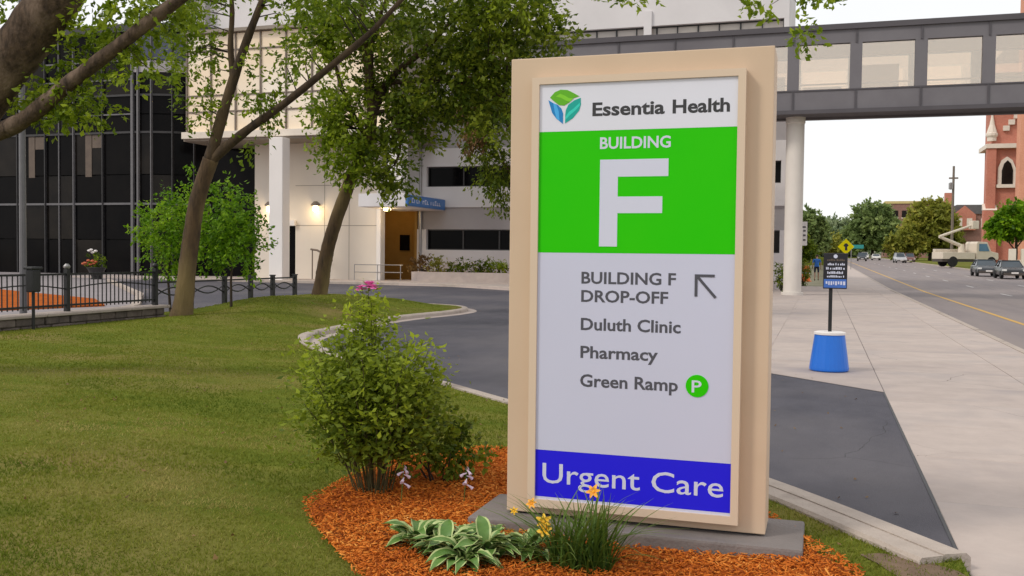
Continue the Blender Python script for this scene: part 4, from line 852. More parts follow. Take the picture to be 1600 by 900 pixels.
# big near tree at the left edge
yN = 8.5
tree('big_tree', 'massive leaning tree at the left edge, rough bark, limb across the top', (-11.3, yN, 0.0),
     ([(-11.5, yN, -0.1), (-10.7, yN, 1.2), (-9.7, yN, 2.5), (-8.71, yN, 3.52), (-8.18, yN, 4.05), (-7.75, yN, 4.5), (-7.2, yN, 5.3), (-6.6, yN, 6.6)], [0.42, 0.34, 0.30, 0.27, 0.255, 0.245, 0.2, 0.12]),
     [([(-9.45, yN, 2.75), (-8.9, yN+0.02, 2.85), (-8.36, yN, 3.02), (-7.8, yN, 3.36), (-7.33, yN, 3.63), (-6.33, yN, 4.2), (-5.46, yN, 4.65), (-4.2, yN+0.2, 5.3)], 0.11, 0.045),
      ([(-9.4, yN-0.2, 2.9), (-8.85, yN-0.3, 3.8), (-8.52, yN-0.3, 4.35), (-8.3, yN-0.3, 5.5)], 0.15, 0.09),
      ([(-7.3, yN, 5.1), (-5.0, yN+0.5, 6.1), (-2.5, yN+1.1, 6.1), (-1.0, yN+1.5, 5.5), (-0.45, yN+1.5, 4.8), (-0.30, yN+1.5, 4.2)], 0.11, 0.012),
      ([(-3.0, yN+1.0, 6.1), (-2.2, yN+1.3, 5.2), (-1.95, yN+1.4, 4.5)], 0.03, 0.01)],
     [('crown', [((-5.0, yN+0.4, 7.0), (3.4, 2.4, 1.0), 120), ((-8.15, yN+0.15, 3.22), (0.5, 0.3, 0.26), 46), ((-7.75, yN+0.2, 3.15), (0.4, 0.3, 0.22), 26), ((-7.25, yN+0.25, 4.0), (0.8, 0.4, 0.34), 80), ((-7.75, yN+0.25, 3.65), (0.45, 0.3, 0.28), 36), ((-6.95, yN+0.2, 3.5), (0.28, 0.3, 0.16), 12), ((-6.55, yN+0.2, 4.2), (0.5, 0.35, 0.2), 34), ((-5.6, yN+0.1, 4.42), (0.45, 0.3, 0.15), 18), ((-8.9, yN+0.3, 4.4), (0.5, 0.4, 0.4), 34),
                 ((-0.50, yN+1.5, 4.12), (0.30, 0.25, 0.16), 9), ((-0.25, yN+1.5, 3.82), (0.13, 0.13, 0.13), 7), ((0.0, yN+1.5, 4.15), (0.20, 0.2, 0.10), 7), ((-2.05, yN+1.5, 4.28), (0.25, 0.2, 0.12), 6), ((-1.75, yN+1.5, 4.4), (0.3, 0.2, 0.12), 6)], 'leaf_tree', (0.3, 1.0))],
     bark='bark_big', twigs=80, size=0.075, per=16, clump=0.085, twig_r=0.006)
# tree against the clinic wall, partly brown, trunk hidden by the sign
yD = 46.0
tree('clinic_tree', 'grey-green tree with rusty brown drooping twigs against the white clinic wall', (-14.1, yD, 0.5),
     ([(-14.1, yD, 0.4), (-14.2, yD, 4), (-14.8, yD, 8), (-15.2, yD, 13)], [0.28, 0.22, 0.16, 0.05]),
     [([(-14.3, yD, 4.5), (-15.3, yD, 6.2), (-16.3, yD-0.2, 6.8)], 0.12, 0.03), ([(-14.7, yD, 7.5), (-16.2, yD, 10), (-17.2, yD, 11)], 0.1, 0.03)],
     [('crown', [((-15.4, yD-0.2, 9.6), (2.3, 1.6, 3.6), 220), ((-15.6, yD-0.2, 5.6), (0.9, 0.8, 1.7), 70), ((-16.9, yD-0.2, 7.4), (0.8, 0.7, 0.9), 22)], 'leaf_dark', (0.2, 0.8)),
      ('dry_twigs', [((-16.9, yD-0.9, 10.2), (0.65, 0.5, 2.6), 60), ((-16.3, yD-0.9, 8.0), (0.5, 0.4, 1.6), 30), ((-15.0, yD-0.9, 11.5), (1.6, 0.5, 1.0), 24)], 'leaf_brown', (0.1, 0.9))],
     twigs=50, size=0.19, per=24, clump=0.34, droop=0.9)

def bushy(name, label, base, stem_h, blobs, m, size, per, clump, tint=(0.1, 0.9), cat='shrub', group=None, stem_r=0.03, stems=3):
    t = thing(name, label, cat, base, group=group); b = MB()
    for k in range(stems):
        a = 6.28*k/stems+0.5; c = blobs[k % len(blobs)][0]
        b.tube([(base[0]+0.03*math.cos(a), base[1]+0.03*math.sin(a), base[2]-0.05), ((base[0]+c[0])/2+0.05*math.cos(a), (base[1]+c[1])/2+0.05*math.sin(a), base[2]+stem_h), (c[0]+0.2*math.cos(a), c[1]+0.2*math.sin(a), c[2])], [stem_r, stem_r*0.8, stem_r*0.3], 6)
    part('stem', b, 'bark_dark', t)
    C, S, T, CC, D = spread_clumps(blobs, per, clump, size, *tint); V, F = leaf_arrays(C, S, D=D); link('foliage', np_mesh('foliage', V-np.array(base), F, m, T), t)
    return t
bushy('small_shrub_tree', 'bright green small tree right of the tan lawn trunk', (-13.16, 19.46, 0.33), 0.6, [((-13.25, 19.5, 2.25), (0.72, 0.7, 0.95), 95), ((-12.85, 19.5, 1.75), (0.6, 0.6, 0.75), 48), ((-13.65, 19.6, 1.8), (0.5, 0.5, 0.7), 36)], 'leaf_bright', 0.10, 30, 0.17, (0.1, 0.85), 'tree', 'small bright trees by the rail fence', 0.035, 1)
bushy('small_shrub_tree', 'bright green small tree left of the tan lawn trunk', (-14.95, 19.6, 0.15), 0.7, [((-15.2, 19.7, 2.1), (0.62, 0.6, 0.75), 60), ((-14.75, 19.7, 2.4), (0.5, 0.5, 0.7), 34), ((-15.0, 19.7, 1.5), (0.6, 0.5, 0.5), 34), ((-14.4, 19.6, 3.15), (0.3, 0.3, 0.35), 8)], 'leaf_bright', 0.10, 30, 0.17, (0.2, 0.95), 'tree', 'small bright trees by the rail fence', 0.035, 1)
# planting in the clinic planter
for i, (x, h, m, lb) in enumerate([(-20.6, 0.8, 'leaf_brown', 'dark reddish shrub at the left end of the clinic planter'), (-19.7, 0.75, 'leaf_olive', 'olive shrub second from the left in the clinic planter'), (-18.3, 0.6, 'leaf_dark', 'green shrub third from the left in the clinic planter'), (-17.2, 0.7, 'leaf_dark', 'green shrub fourth from the left in the clinic planter'), (-16.2, 0.55, 'leaf_tree', 'low green shrub just left of the sign in the clinic planter')]):
    bushy('planter_shrub', lb, (x, 48.3, 0.55), 0.2, [((x, 48.2, 0.55+h*0.55), (0.62, 0.5, h*0.6), 34)], m, 0.13, 22, 0.16, (0.2, 0.9), group='shrubs in the clinic planter')
bushy('planter_shrub', 'dark clipped shrub beside the bridge column', (-1.75, 50.8-4.6, 0.1), 0.2, [((-1.75, 46.2, 0.75), (0.3, 0.3, 0.6), 40)], 'leaf_dark', 0.09, 24, 0.12)
bushy('potted_shrub', 'tall narrow green shrub on the pavement just behind the bridge column', (-0.98, 57.0, 0.02), 0.2, [((-0.96, 57.0, 0.8), (0.32, 0.3, 0.75), 60)], 'leaf_dark', 0.09, 24, 0.12)
# flower urn
ur = thing('flower_urn', 'dark flower urn with red and white blooms in front of the glass building', 'planter', (-36.6, 42.0, 0.03))
part('urn', MB().lathe([(0.28, 0), (0.30, 0.06), (0.24, 0.1), (0.42, 0.5), (0.5, 0.62), (0.46, 0.64)], (-36.6, 42.0, 0.03), 18), 'mullion_dark', ur)
C, S, T, _, D = spread_clumps([((-36.6, 42, 1.0), (0.5, 0.4, 0.4), 26)], 18, 0.1, 0.12); V, F = leaf_arrays(C, S); link('foliage', np_mesh('foliage', V-np.array((-36.6, 42.0, 0.03)), F, 'leaf_tree', T), ur)
random.seed(4)
for k in range(14):
    x, y, z = -36.6+random.uniform(-0.8, 0.2), 42-random.uniform(0.1, 0.5), random.uniform(0.75, 1.05)
    if k > 9: x, z = -36.6+random.uniform(-0.1, 0.1), random.uniform(1.4, 1.6)
    part('bloom', MB().lathe([(0.02, -0.05), (0.10, 0.0), (0.08, 0.06), (0.02, 0.08)], (x, y, z), 8), 'petal_red' if k <= 9 else 'pillar_white', ur)

# ------------------------------------------------------------------ rose shrub and bed plants
def rose():
    base = np.array((-2.66, 5.50, 0.07)); t = thing('rose_shrub', 'tall leafy shrub topped by one pink bloom in the mulch left of the sign', 'shrub', tuple(base))
    b = MB(); C = []; S = []; T = []
    rs = np.random.default_rng(12)
    stems = []
    for k in range(62):
        a = rs.uniform(0, 2*math.pi); sp = math.sqrt(rs.random()); h = rs.uniform(0.62, 1.0)*(1.14-0.26*sp*sp)
        stems.append((np.array([math.cos(a)*sp*0.47-0.05, math.sin(a)*sp*0.42, h]), rs.uniform(0.75, 1.0)))
    stems += [(np.array([-0.09, 0.0, 1.30]), 1.0), (np.array([-0.06, 0.02, 1.27]), 1.0), (np.array([-0.12, 0.0, 1.24]), 1.0), (np.array([-0.03, 0.0, 1.22]), 1.0), (np.array([-0.17, 0.0, 1.15]), 1.0), (np.array([-0.02, 0.05, 1.17]), 1), (np.array([-0.13, 0.02, 1.10]), 1), (np.array([0.36, 0.0, 0.93]), 1), (np.array([0.30, 0.05, 0.98]), 1), (np.array([-0.40, 0.0, 0.98]), 1), (np.array([-0.5, 0.05, 0.9]), 1)]
    for tip, v in stems:
        p0 = base+np.array([tip[0]*0.20+rs.normal()*0.012, tip[1]*0.20+rs.normal()*0.012, -0.04]); p3 = base+tip; p1 = base+np.array([tip[0]*0.42+rs.normal()*0.02, tip[1]*0.42, tip[2]*0.35])
        if rs.random() < 0.55: p0 = base+np.array([tip[0]*0.36, tip[1]*0.36, tip[2]*rs.uniform(0.18, 0.3)])
        p2 = base+np.array([tip[0]*0.72, tip[1]*0.72, tip[2]*0.72])
        q = smooth_path([p0, p1, p2, p3], 5); b.tube([tuple(x) for x in q], list(np.linspace(0.0055, 0.0018, len(q))), 5)
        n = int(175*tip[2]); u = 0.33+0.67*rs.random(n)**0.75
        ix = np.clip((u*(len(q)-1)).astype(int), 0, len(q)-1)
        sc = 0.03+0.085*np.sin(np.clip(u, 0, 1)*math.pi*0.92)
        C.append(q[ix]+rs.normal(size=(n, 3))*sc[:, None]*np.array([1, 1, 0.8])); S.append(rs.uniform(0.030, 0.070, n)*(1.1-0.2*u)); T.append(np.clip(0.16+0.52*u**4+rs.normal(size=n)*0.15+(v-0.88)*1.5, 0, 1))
    part('stem', b, 'twig', t)
    C = np.concatenate(C); S = np.concatenate(S); T = np.concatenate(T); C[:, 2] = np.where(C[:, 2] < 0.30, C[:, 2]+0.12+0.1*rs.random(len(C)), C[:, 2])
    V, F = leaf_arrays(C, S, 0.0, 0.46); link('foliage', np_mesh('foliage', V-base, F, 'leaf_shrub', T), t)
    return t
shrub = rose()
def bloom(parent, c, r, m, n=9, cup=0.5):
    """double flower head: petals each a bent kite, two whorls"""
    fl = link('bloom', MB().lathe([(r*0.15, -r*0.2), (r*0.22, 0), (r*0.1, r*0.12)], (0,0,0), 8).mesh('bloom', m), parent, Vector(c)-wloc(parent))
    for w in range(3):
        for k in range(n-2*w):
            a = 2*math.pi*(k+0.5*w)/(n-2*w)+random.uniform(-.2, .2); L = r*(1-0.16*w)*random.uniform(0.85, 1.1); up_ = cup+0.75*w+random.uniform(-.15, .15)
            d = Vector((math.cos(a), math.sin(a), up_)).normalized(); s = Vector((-math.sin(a), math.cos(a), 0))*L*0.38
            t1 = d*L*0.6; t2 = d*L+Vector((0, 0, -L*0.12))
            p = MB()._add([(0,0,0), tuple(t1+s), tuple(t2+s*0.4), tuple(t2-s*0.4), tuple(t1-s), tuple(t1*0.98+Vector((0,0,-L*0.08)))], [(0,5,1), (0,4,5), (5,4,3), (5,3,2), (5,2,1)])
            link('petal', p.mesh('petal', m), fl)
    return fl
random.seed(2)
bloom(shrub, (-2.70, 5.49, 1.395), 0.055, 'petal_pink', 11, 0.0); bloom(shrub, (-2.75, 5.47, 1.375), 0.045, 'petal_pink', 9, 0.0); bloom(shrub, (-2.66, 5.46, 1.385), 0.04, 'petal_pink', 9, 0.0)
bushy('low_shrub', 'dark low shrub between the rose shrub and the sign', (-2.36, 5.85, 0.06), 0.12, [((-2.42, 5.85, 0.38), (0.22, 0.22, 0.20), 40), ((-2.22, 5.9, 0.33), (0.17, 0.18, 0.17), 22), ((-2.55, 5.8, 0.3), (0.16, 0.18, 0.16), 14)], 'leaf_dark', 0.042, 28, 0.055, (0.15, 0.95), stem_r=0.008, stems=6)
for (x, y, z, lb) in ((-2.39, 5.35, 0.25, 'pale lilac flower spike at the foot of the rose shrub'), (-2.02, 5.45, 0.25, 'pale lilac flower spike nearest the sign')):
    t = thing('flower_spike', lb, 'flower', (x, y, 0.09), group='lilac flower spikes in the mulch')
    part('stalk', MB().tube([(x-0.02, y, 0.07), (x-0.01, y, z*0.8), (x, y, z+0.06)], 0.003, 5), 'stem_green', t)
    for k in range(7):
        a = k*2.4; zz = z-0.05+k*0.018; dx, dy = math.cos(a)*0.02, math.sin(a)*0.02
        part('floret', MB().tube([(x, y, zz), (x+dx, y+dy, zz-0.008), (x+dx*1.9, y+dy*1.9, zz-0.022)], [0.003, 0.006, 0.011], 7), 'petal_lilac', t)
def hosta_leaf(L, W, arch, seed):
    """broad leaf with a green heart and cream margin, arching over"""
    rs = random.Random(seed); b = MB(); n = 9; rowsv = []
    for i in range(n+1):
        u = i/n; w = W*(math.sin(math.pi*min(1, u*0.86+0.07))**0.75)*(1-u**5)+0.002
        y = L*u*(1-0.18*arch*u); z = L*(0.55*u-0.9*arch*u*u); wav = 0.006*math.sin(u*14+rs.random())
        rowsv.append([(-w, y, z+0.25*w+wav), (-w*0.76, y, z+0.10*w), (0, y, z-0.05*w), (w*0.76, y, z+0.10*w), (w, y, z+0.25*w-wav)])
    o = [p for r_ in rowsv for p in r_]; b.v = o
    for i in range(n):
        for j in range(4):
            b.f.append((i*5+j, i*5+j+1, (i+1)*5+j+1, (i+1)*5+j)); b.mi.append(1 if j in (0, 3) else 0)
    me = b.mesh('leaf', ['hosta_green', 'hosta_cream'], smooth=True); return me
hl = [hosta_leaf(0.21, 0.034, 0.70, 1), hosta_leaf(0.24, 0.038, 0.85, 2), hosta_leaf(0.18, 0.031, 0.55, 3), hosta_leaf(0.22, 0.032, 1.0, 4)]
ho = thing('hosta', 'variegated hosta clump with cream-edged leaves in front of the sign', 'plant', (-1.78, 4.66, 0.03))
random.seed(8)
for (cx_, cy_, n) in ((-2.00, 4.66, 46), (-1.80, 4.55, 54), (-1.60, 4.60, 50), (-1.76, 4.76, 40), (-1.42, 4.74, 30), (-1.66, 4.46, 34)):
    for k in range(n):
        a = random.uniform(0, 2*math.pi); tlt = random.uniform(-0.15, 0.85); s = random.uniform(0.7, 1.1)
        link('leaf', hl[k % 4], ho, (cx_+1.78-math.sin(a)*0.025, cy_-4.66+math.cos(a)*0.025, random.uniform(0.0, 0.07)), (tlt, random.uniform(-0.3, 0.3), a), (s, s, s))
def blade_mesh(L, W, lean, curl):
    b = MB(); n = 7
    for i in range(n+1):
        u = i/n; w = W*(1-u**2.2)+0.0006; y = L*(lean*u+curl*u*u); z = L*(u-0.55*curl*u**2.4)
        b.v += [(-w, y, z+0.4*w), (0, y, z), (w, y, z+0.4*w)]
    for i in range(n):
        for j in range(2): b.f.append((i*3+j, i*3+j+1, (i+1)*3+j+1, (i+1)*3+j)); b.mi.append(0)
    me = b.mesh('blade', 'leaf_lily', smooth=True); a = me.attributes.new('tint', 'FLOAT', 'FACE'); a.data.foreach_set('value', [0.15+0.75*(i/len(me.polygons)) for i in range(len(me.polygons))]); return me
bl = [blade_mesh(0.46, 0.0065, 0.12, 0.30), blade_mesh(0.52, 0.007, 0.22, 0.45), blade_mesh(0.44, 0.006, 0.30, 0.70), blade_mesh(0.42, 0.006, 0.4, 0.85), blade_mesh(0.46, 0.006, 0.06, 0.15)]
dl = thing('daylily', 'yellow-flowered daylily with grassy arching blades in front of the blue panel', 'plant', (-1.12, 4.66, 0.02))
random.seed(6)
for k in range(260):
    a = random.uniform(0, 2*math.pi); s = random.uniform(0.5, 1.08); rr_ = 0.12*math.sqrt(random.random()); q = random.uniform(0, 6.28)
    link('blade', bl[random.choice([0, 1, 1, 2, 3, 4])], dl, (rr_*math.cos(q)*1.3, rr_*math.sin(q), -0.02), (random.uniform(-.1, .15), 0, a), (s, s, s))
for k in range(40):
    a = random.uniform(1.0, 2.6); s = random.uniform(0.4, 0.7); link('blade', bl[3], dl, (-0.16+random.uniform(-.06, .06), -0.02+random.uniform(-.05, .05), -0.02), (0.1, 0, a), (s, s, s))
def lily(c, r, m, foot):
    part('flower_stalk', MB().tube([foot, ((foot[0]+c[0])/2, (foot[1]+c[1])/2-0.01, (foot[2]+c[2])*0.55), (c[0], c[1], c[2]-0.02)], [0.004, 0.0035, 0.003], 6), 'stem_green', dl)
    fl = link('flower', MB().lathe([(r*0.06, -r*0.5), (r*0.2, 0), (r*0.05, r*0.1)], (0,0,0), 8).mesh('flower', m), dl, Vector(c)-wloc(dl), (R(58), R(random.uniform(-25, 25)), 0))
    for k in range(6):
        a = 2*math.pi*k/6; L = r*(1 if k % 2 else 0.92); s = Vector((-math.sin(a), math.cos(a), 0))*L*0.27; e = Vector((math.cos(a), math.sin(a), 0))
        p = MB()._add([(0,0,-r*0.25), tuple(e*L*.5+s+Vector((0,0,r*.22))), tuple(e*L*.5-s+Vector((0,0,r*.22))), tuple(e*L*0.95+s*.5+Vector((0,0,r*.12))), tuple(e*L*0.95-s*.5+Vector((0,0,r*.12))), tuple(e*L*1.1+Vector((0,0,r*.02))), tuple(e*L*.5+Vector((0,0,r*.14)))], [(0,6,1), (0,2,6), (6,3,1), (6,2,4), (6,4,3), (3,4,5)])
        link('petal', p.mesh('petal', m), fl)
lily((-1.315, 4.68, 0.245), 0.042, 'petal_yellow', (-1.16, 4.74, 0.07)); lily((-1.305, 4.665, 0.205), 0.045, 'petal_yellow', (-1.17, 4.74, 0.07)); lily((-1.065, 4.70, 0.415), 0.038, 'petal_orange', (-1.10, 4.74, 0.07)); lily((-1.475, 4.68, 0.285), 0.022, 'petal_yellow', (-1.2, 4.74, 0.07)); lily((-1.40, 4.74, 0.315), 0.030, 'petal_orange', (-1.2, 4.74, 0.07))

# ------------------------------------------------------------------ things along the street
ds = thing('warning_sign', 'yellow diamond warning sign above the black notice', 'sign', (1.56, 70, 0.1))
part('post', MB().box(1.53, 1.59, 70.0, 70.05, 0.1, 2.9), 'steel', ds)
pl_ = part('plate', MB().prism([(1.56, 1.83), (2.10, 2.37), (1.56, 2.91), (1.02, 2.37)], 69.93, 69.97, 'y'), 'sign_yellow', ds)
part('pictogram', MB().prism([(1.50, 2.12), (1.66, 2.10), (1.64, 2.35), (1.74, 2.45), (1.62, 2.6), (1.48, 2.58), (1.40, 2.42), (1.50, 2.35)], 69.92, 69.93, 'y'), 'letter_black', pl_)
st = thing('street_name_sign', 'small teal street name sign beyond the yellow diamond', 'sign', (3.0, 110, 0.38))
part('post', MB().tube([(3.0, 110, 0.3), (3.0, 110, 3.2)], 0.04, 8), 'steel', st); part('plate', MB().box(3.05, 4.25, 109.97, 110.03, 2.62, 3.02), 'sign_teal', st)
ws = thing('white_sign', 'white notice board hanging just right of the bridge column', 'sign', (-1.15, 55, 0.1))
part('post', MB().tube([(-1.2, 55.1, 0.0), (-1.2, 55.1, 4.0)], 0.05, 8), 'steel', ws)
b_ = part('plate', MB().box(-1.35, -0.78, 54.98, 55.04, 2.25, 3.55), 'pillar_white', ws)
for z in (3.2, 3.0, 2.75, 2.5): part('print_line', MB().box(-1.0 if z < 3.1 else -1.1, -0.86, 54.972, 54.98, z, z+0.1), 'roof_slate', b_)
cn = thing('traffic_cone', 'orange traffic barrel on the far pavement beside the walker', 'cone', (-0.95, 64.5, 0.07))
part('body', MB().lathe([(0.36, 0), (0.36, 0.06), (0.28, 0.08), (0.26, 0.4), (0.24, 0.75), (0.20, 1.0), (0.08, 1.03)], (-0.95, 64.5, 0.06), 16), 'cone_orange', cn); part('stripe', MB().lathe([(0.262, 0.5), (0.255, 0.65)], (-0.95, 64.5, 0.06), 16), 'paint_white', cn)

def person(loc):
    t = thing('person', 'person in a blue shirt and dark shorts walking away on the pavement', 'person', loc)
    J = {'pel': (0,0,.95), 'chest': (0,.01,1.25), 'neck': (0,0.02,1.47), 'headb': (0,.03,1.54), 'head': (0,.03,1.64), 'headt': (0,.02,1.72),
         'hl': (-.10,0,.90), 'kl': (-.11,.06,.50), 'al': (-.11,-.10,.10), 'tl': (-.11,.05,.03), 'hr': (.10,0,.90), 'kr': (.11,-.01,.50), 'ar': (.11,.10,.10), 'tr': (.11,.26,.05),
         'sl': (-.19,0,1.40), 'el': (-.25,-.05,1.13), 'wl': (-.25,.05,.90), 'pl': (-.25,.08,.82), 'sr': (.19,0,1.40), 'er': (.25,.02,1.13), 'wr': (.25,.10,.90), 'pr': (.25,.13,.82)}
    rad = {'pel': .15, 'chest': .15, 'neck': .06, 'headb': .07, 'head': .098, 'headt': .07, 'hl': .10, 'kl': .062, 'al': .042, 'tl': .04, 'hr': .10, 'kr': .062, 'ar': .042, 'tr': .04, 'sl': .075, 'el': .045, 'wl': .03, 'pl': .035, 'sr': .075, 'er': .045, 'wr': .03, 'pr': .035}
    E_ = [('pel','chest'),('chest','neck'),('neck','headb'),('headb','head'),('head','headt'),('pel','hl'),('hl','kl'),('kl','al'),('al','tl'),('pel','hr'),('hr','kr'),('kr','ar'),('ar','tr'),('chest','sl'),('sl','el'),('el','wl'),('wl','pl'),('chest','sr'),('sr','er'),('er','wr'),('wr','pr')]
    for s_, px_ in (('l', -.25), ('r', .25)):
        for k, (dx, ln) in enumerate(((-.03, .07), (-.01, .085), (.01, .08), (.03, .065), (.045, .03))):
            nm = 'f%s%d' % (s_, k); p = J['p'+s_]; J[nm] = (p[0]+dx*0.6, p[1]+0.02+(0.03 if k == 4 else 0), p[2]-ln); rad[nm] = 0.009; E_.append(('p'+s_, nm))
    names = list(J); me = bpy.data.meshes.new('body'); me.from_pydata([J[n] for n in names], [(names.index(a), names.index(b)) for a, b in E_], [])
    o = bpy.data.objects.new('body', me); COL.objects.link(o); md = o.modifiers.new('s', 'SKIN'); sb = o.modifiers.new('u', 'SUBSURF'); sb.levels = 2
    for i, n in enumerate(names): me.skin_vertices[0].data[i].radius = (rad[n], rad[n]*0.85)
    me.skin_vertices[0].data[0].use_root = True
    out = bpy.data.meshes.new_from_object(o.evaluated_get(bpy.context.evaluated_depsgraph_get())); COL.objects.unlink(o); bpy.data.objects.remove(o)
    out.name = 'body'; out.materials.clear()
    for m in ('skin', 'shirt_blue', 'shorts_navy', 'hair', 'tyre'): out.materials.append(MATS[m])
    for p in out.polygons:
        c = p.center; arm = abs(c.x) > 0.215
        p.material_index = 0
        if 0.93 < c.z < 1.46 and not (arm and c.z < 1.2): p.material_index = 1
        elif 0.55 < c.z <= 0.93 and abs(c.x) < 0.2: p.material_index = 2
        elif c.z < 0.10: p.material_index = 4
        elif c.z > 1.66 or (c.z > 1.58 and c.y < 0.02): p.material_index = 3
        p.use_smooth = True
    link('body', out, t)
person((-0.30, 66.0, 0.08))

def wheel_part(t, x, y, r, w, world=False):
    wp = part('wheel', MB().wheel((x, y, r), r, w, 'x'), 'tyre', t, world=False); part('rim', MB().wheel((x, y, r), r*0.62, w*0.9, 'x', 12), 'rim', wp, world=False)
def car(label, loc, rz, paint, suv=False, group='cars along the street'):
    t = thing('parked_car' if loc[0] > 13 else 'car', label, 'car', loc, rz, group); h = 0.25 if suv else 0.0
    prof = [(-2.2, .32), (-2.25, .6), (-2.2, .86+h*.5), (-1.5, .95+h*.6), (1.0, .95+h*.6), (1.95, .82+h*.5), (2.25, .68), (2.28, .4), (2.2, .28)]
    part('body', MB().prism(prof[::-1], -.88, .88, 'x'), paint, t, bevel=0.07, smooth=True, world=False)
    zb, zt = .93+h*.6, 1.42+h*1.4; yb0, yb1, yt0, yt1 = (-2.05, 1.0, -1.75, 0.25) if suv else (-1.75, 1.05, -1.05, 0.25)
    part('glasshouse', MB()._add([(-.80,yb0,zb),(.80,yb0,zb),(.80,yb1,zb),(-.80,yb1,zb),(-.62,yt0,zt),(.62,yt0,zt),(.62,yt1,zt),(-.62,yt1,zt)], [(3,2,1,0),(4,5,6,7),(0,1,5,4),(1,2,6,5),(2,3,7,6),(3,0,4,7)]), 'car_glass', t, world=False)
    part('roof', MB().box(-.65, .65, yt0-.05, yt1+.05, zt-.02, zt+.05), paint, t, bevel=0.03, world=False)
    for sx in (-1, 1):
        pil = MB().tube([(sx*.80, yb1, zb), (sx*.63, yt1, zt)], .04, 6).tube([(sx*.80, yb0, zb), (sx*.63, yt0, zt)], .05, 6).tube([(sx*.815, -.35, zb), (sx*.64, -.4, zt)], .04, 6)
        part('pillars', pil, paint, t, world=False)
        part('headlight', MB().box(sx*.72-.16, sx*.72+.16, 2.12, 2.26, .62, .76), 'lens_white', t, bevel=0.02, world=False); part('tail_light', MB().box(sx*.74-.12, sx*.74+.12, -2.27, -2.15, .68, .86), 'lens_red', t, bevel=0.02, world=False)
        part('mirror', MB().box(sx*.98-.1, sx*.98+.1, .78, .92, .95+h*.6, 1.1+h*.6), paint, t, bevel=0.03, world=False)
        for yy in (-1.38, 1.4): wheel_part(t, sx*.80, yy, .33+h*.15, .22)
    part('bumper', MB().box(-.80, .80, 2.2, 2.33, .3, .5), 'truck_dark', t, bevel=0.03, world=False); part('number_plate', MB().box(-.25, .25, 2.33, 2.345, .42, .54), 'pillar_white', t, world=False)
    return t
rd = lambda y: rise(y)-0.118
car('dark grey car parked nose-on at the right kerb, second from the frame edge', (13.6, 93, rd(93)), R(180), 'car_dark')
car('black car parked nearest at the right frame edge', (14.3, 85.5, rd(85.5)), R(180), 'car_black')
car('silver car parked beyond the white truck, in front of the olive trees', (13.6, 190, rd(190)), R(185), 'car_silver', True)
car('maroon car just right of the far silver car', (15.8, 197, rd(197)), R(180), 'car_maroon', True)
car('white car far down the street, left of the silver one', (12.0, 240, rd(240)), R(182), 'car_white')
car('second white car far down the street, further left', (10.4, 262, rd(262)), R(180), 'car_white', True)
car('dark car in the far left lane', (8.0, 215, rd(215)), R(180), 'car_dark', True)

tk = thing('utility_truck', 'cream utility truck with folded boom standing on the far verge', 'truck', (17.9, 138, rise(138)+0.03), R(-64)); tk.scale = (1.12, 1.12, 1.18)
part('chassis', MB().box(-1.0, 1.0, -3.6, 3.0, .55, .85), 'truck_dark', tk, world=False)
part('cab', MB().prism([(0.6, .8), (3.3, .8), (3.4, 1.0), (3.35, 1.55), (2.45, 1.75), (1.95, 2.75), (0.75, 2.8), (0.6, 2.6)], -1.1, 1.1, 'x'), 'truck_cream', tk, bevel=0.06, world=False)
for sx in (-1, 1):
    part('side_window', MB().prism([(0.9, 1.75), (2.2, 1.75), (1.85, 2.55), (0.9, 2.55)], sx*1.085, sx*1.125, 'x'), 'cab_glass', tk, world=False)
    for yy in (-2.3, 2.5): wheel_part(tk, sx*.98, yy, .58, .34)
part('windscreen', MB()._add([(-.9,2.5,1.8),(.9,2.5,1.8),(.85,2.06,2.62),(-.85,2.06,2.62),(-.9,2.4,1.8),(.9,2.4,1.8),(.85,1.98,2.6),(-.85,1.98,2.6)], [(0,1,2,3),(7,6,5,4),(0,4,5,1),(1,5,6,2),(2,6,7,3),(3,7,4,0)]), 'cab_glass', tk, world=False)
part('service_body', MB().box(-1.1, 1.1, -3.6, 0.45, .85, 1.6), 'truck_cream', tk, bevel=0.04, world=False)
part('service_box', MB().box(-1.1, -0.6, -3.5, 0.4, 1.6, 1.95), 'truck_cream', tk, bevel=0.04, world=False)
part('turret', MB().lathe([(.4, 0), (.35, .5), (.3, .9)], (0, -0.6, 1.6), 12), 'truck_cream', tk, world=False)
part('lower_boom', MB().tube([(0, -0.6, 2.3), (0, -3.4, 3.3)], [.2, .16], 8), 'truck_cream', tk, world=False)
part('upper_boom', MB().tube([(0.0, -3.4, 3.3), (0.0, 0.6, 4.6)], [.16, .12], 8), 'truck_cream', tk, world=False)
part('bucket', MB().box(-.4, .4, 0.5, 1.3, 4.2, 5.1), 'truck_cream', tk, bevel=0.06, world=False)

up_ = thing('utility_pole', 'tall dark utility pole with crossarm left of the church', 'pole', (23.2, 198, 1.0))
part('pole', MB().tube([(23.2, 198, 0.9), (23.2, 198, 19.0)], [.28, .2], 8), 'wood_pole', up_); part('crossarm', MB().box(22.4, 24.0, 197.8, 198.0, 16.6, 16.9), 'wood_pole', up_); part('transformer', MB().lathe([(.1, 0), (.4, .1), (.4, 1.2), (.1, 1.35)], (22.75, 197.7, 14.6), 10), 'steel', up_)

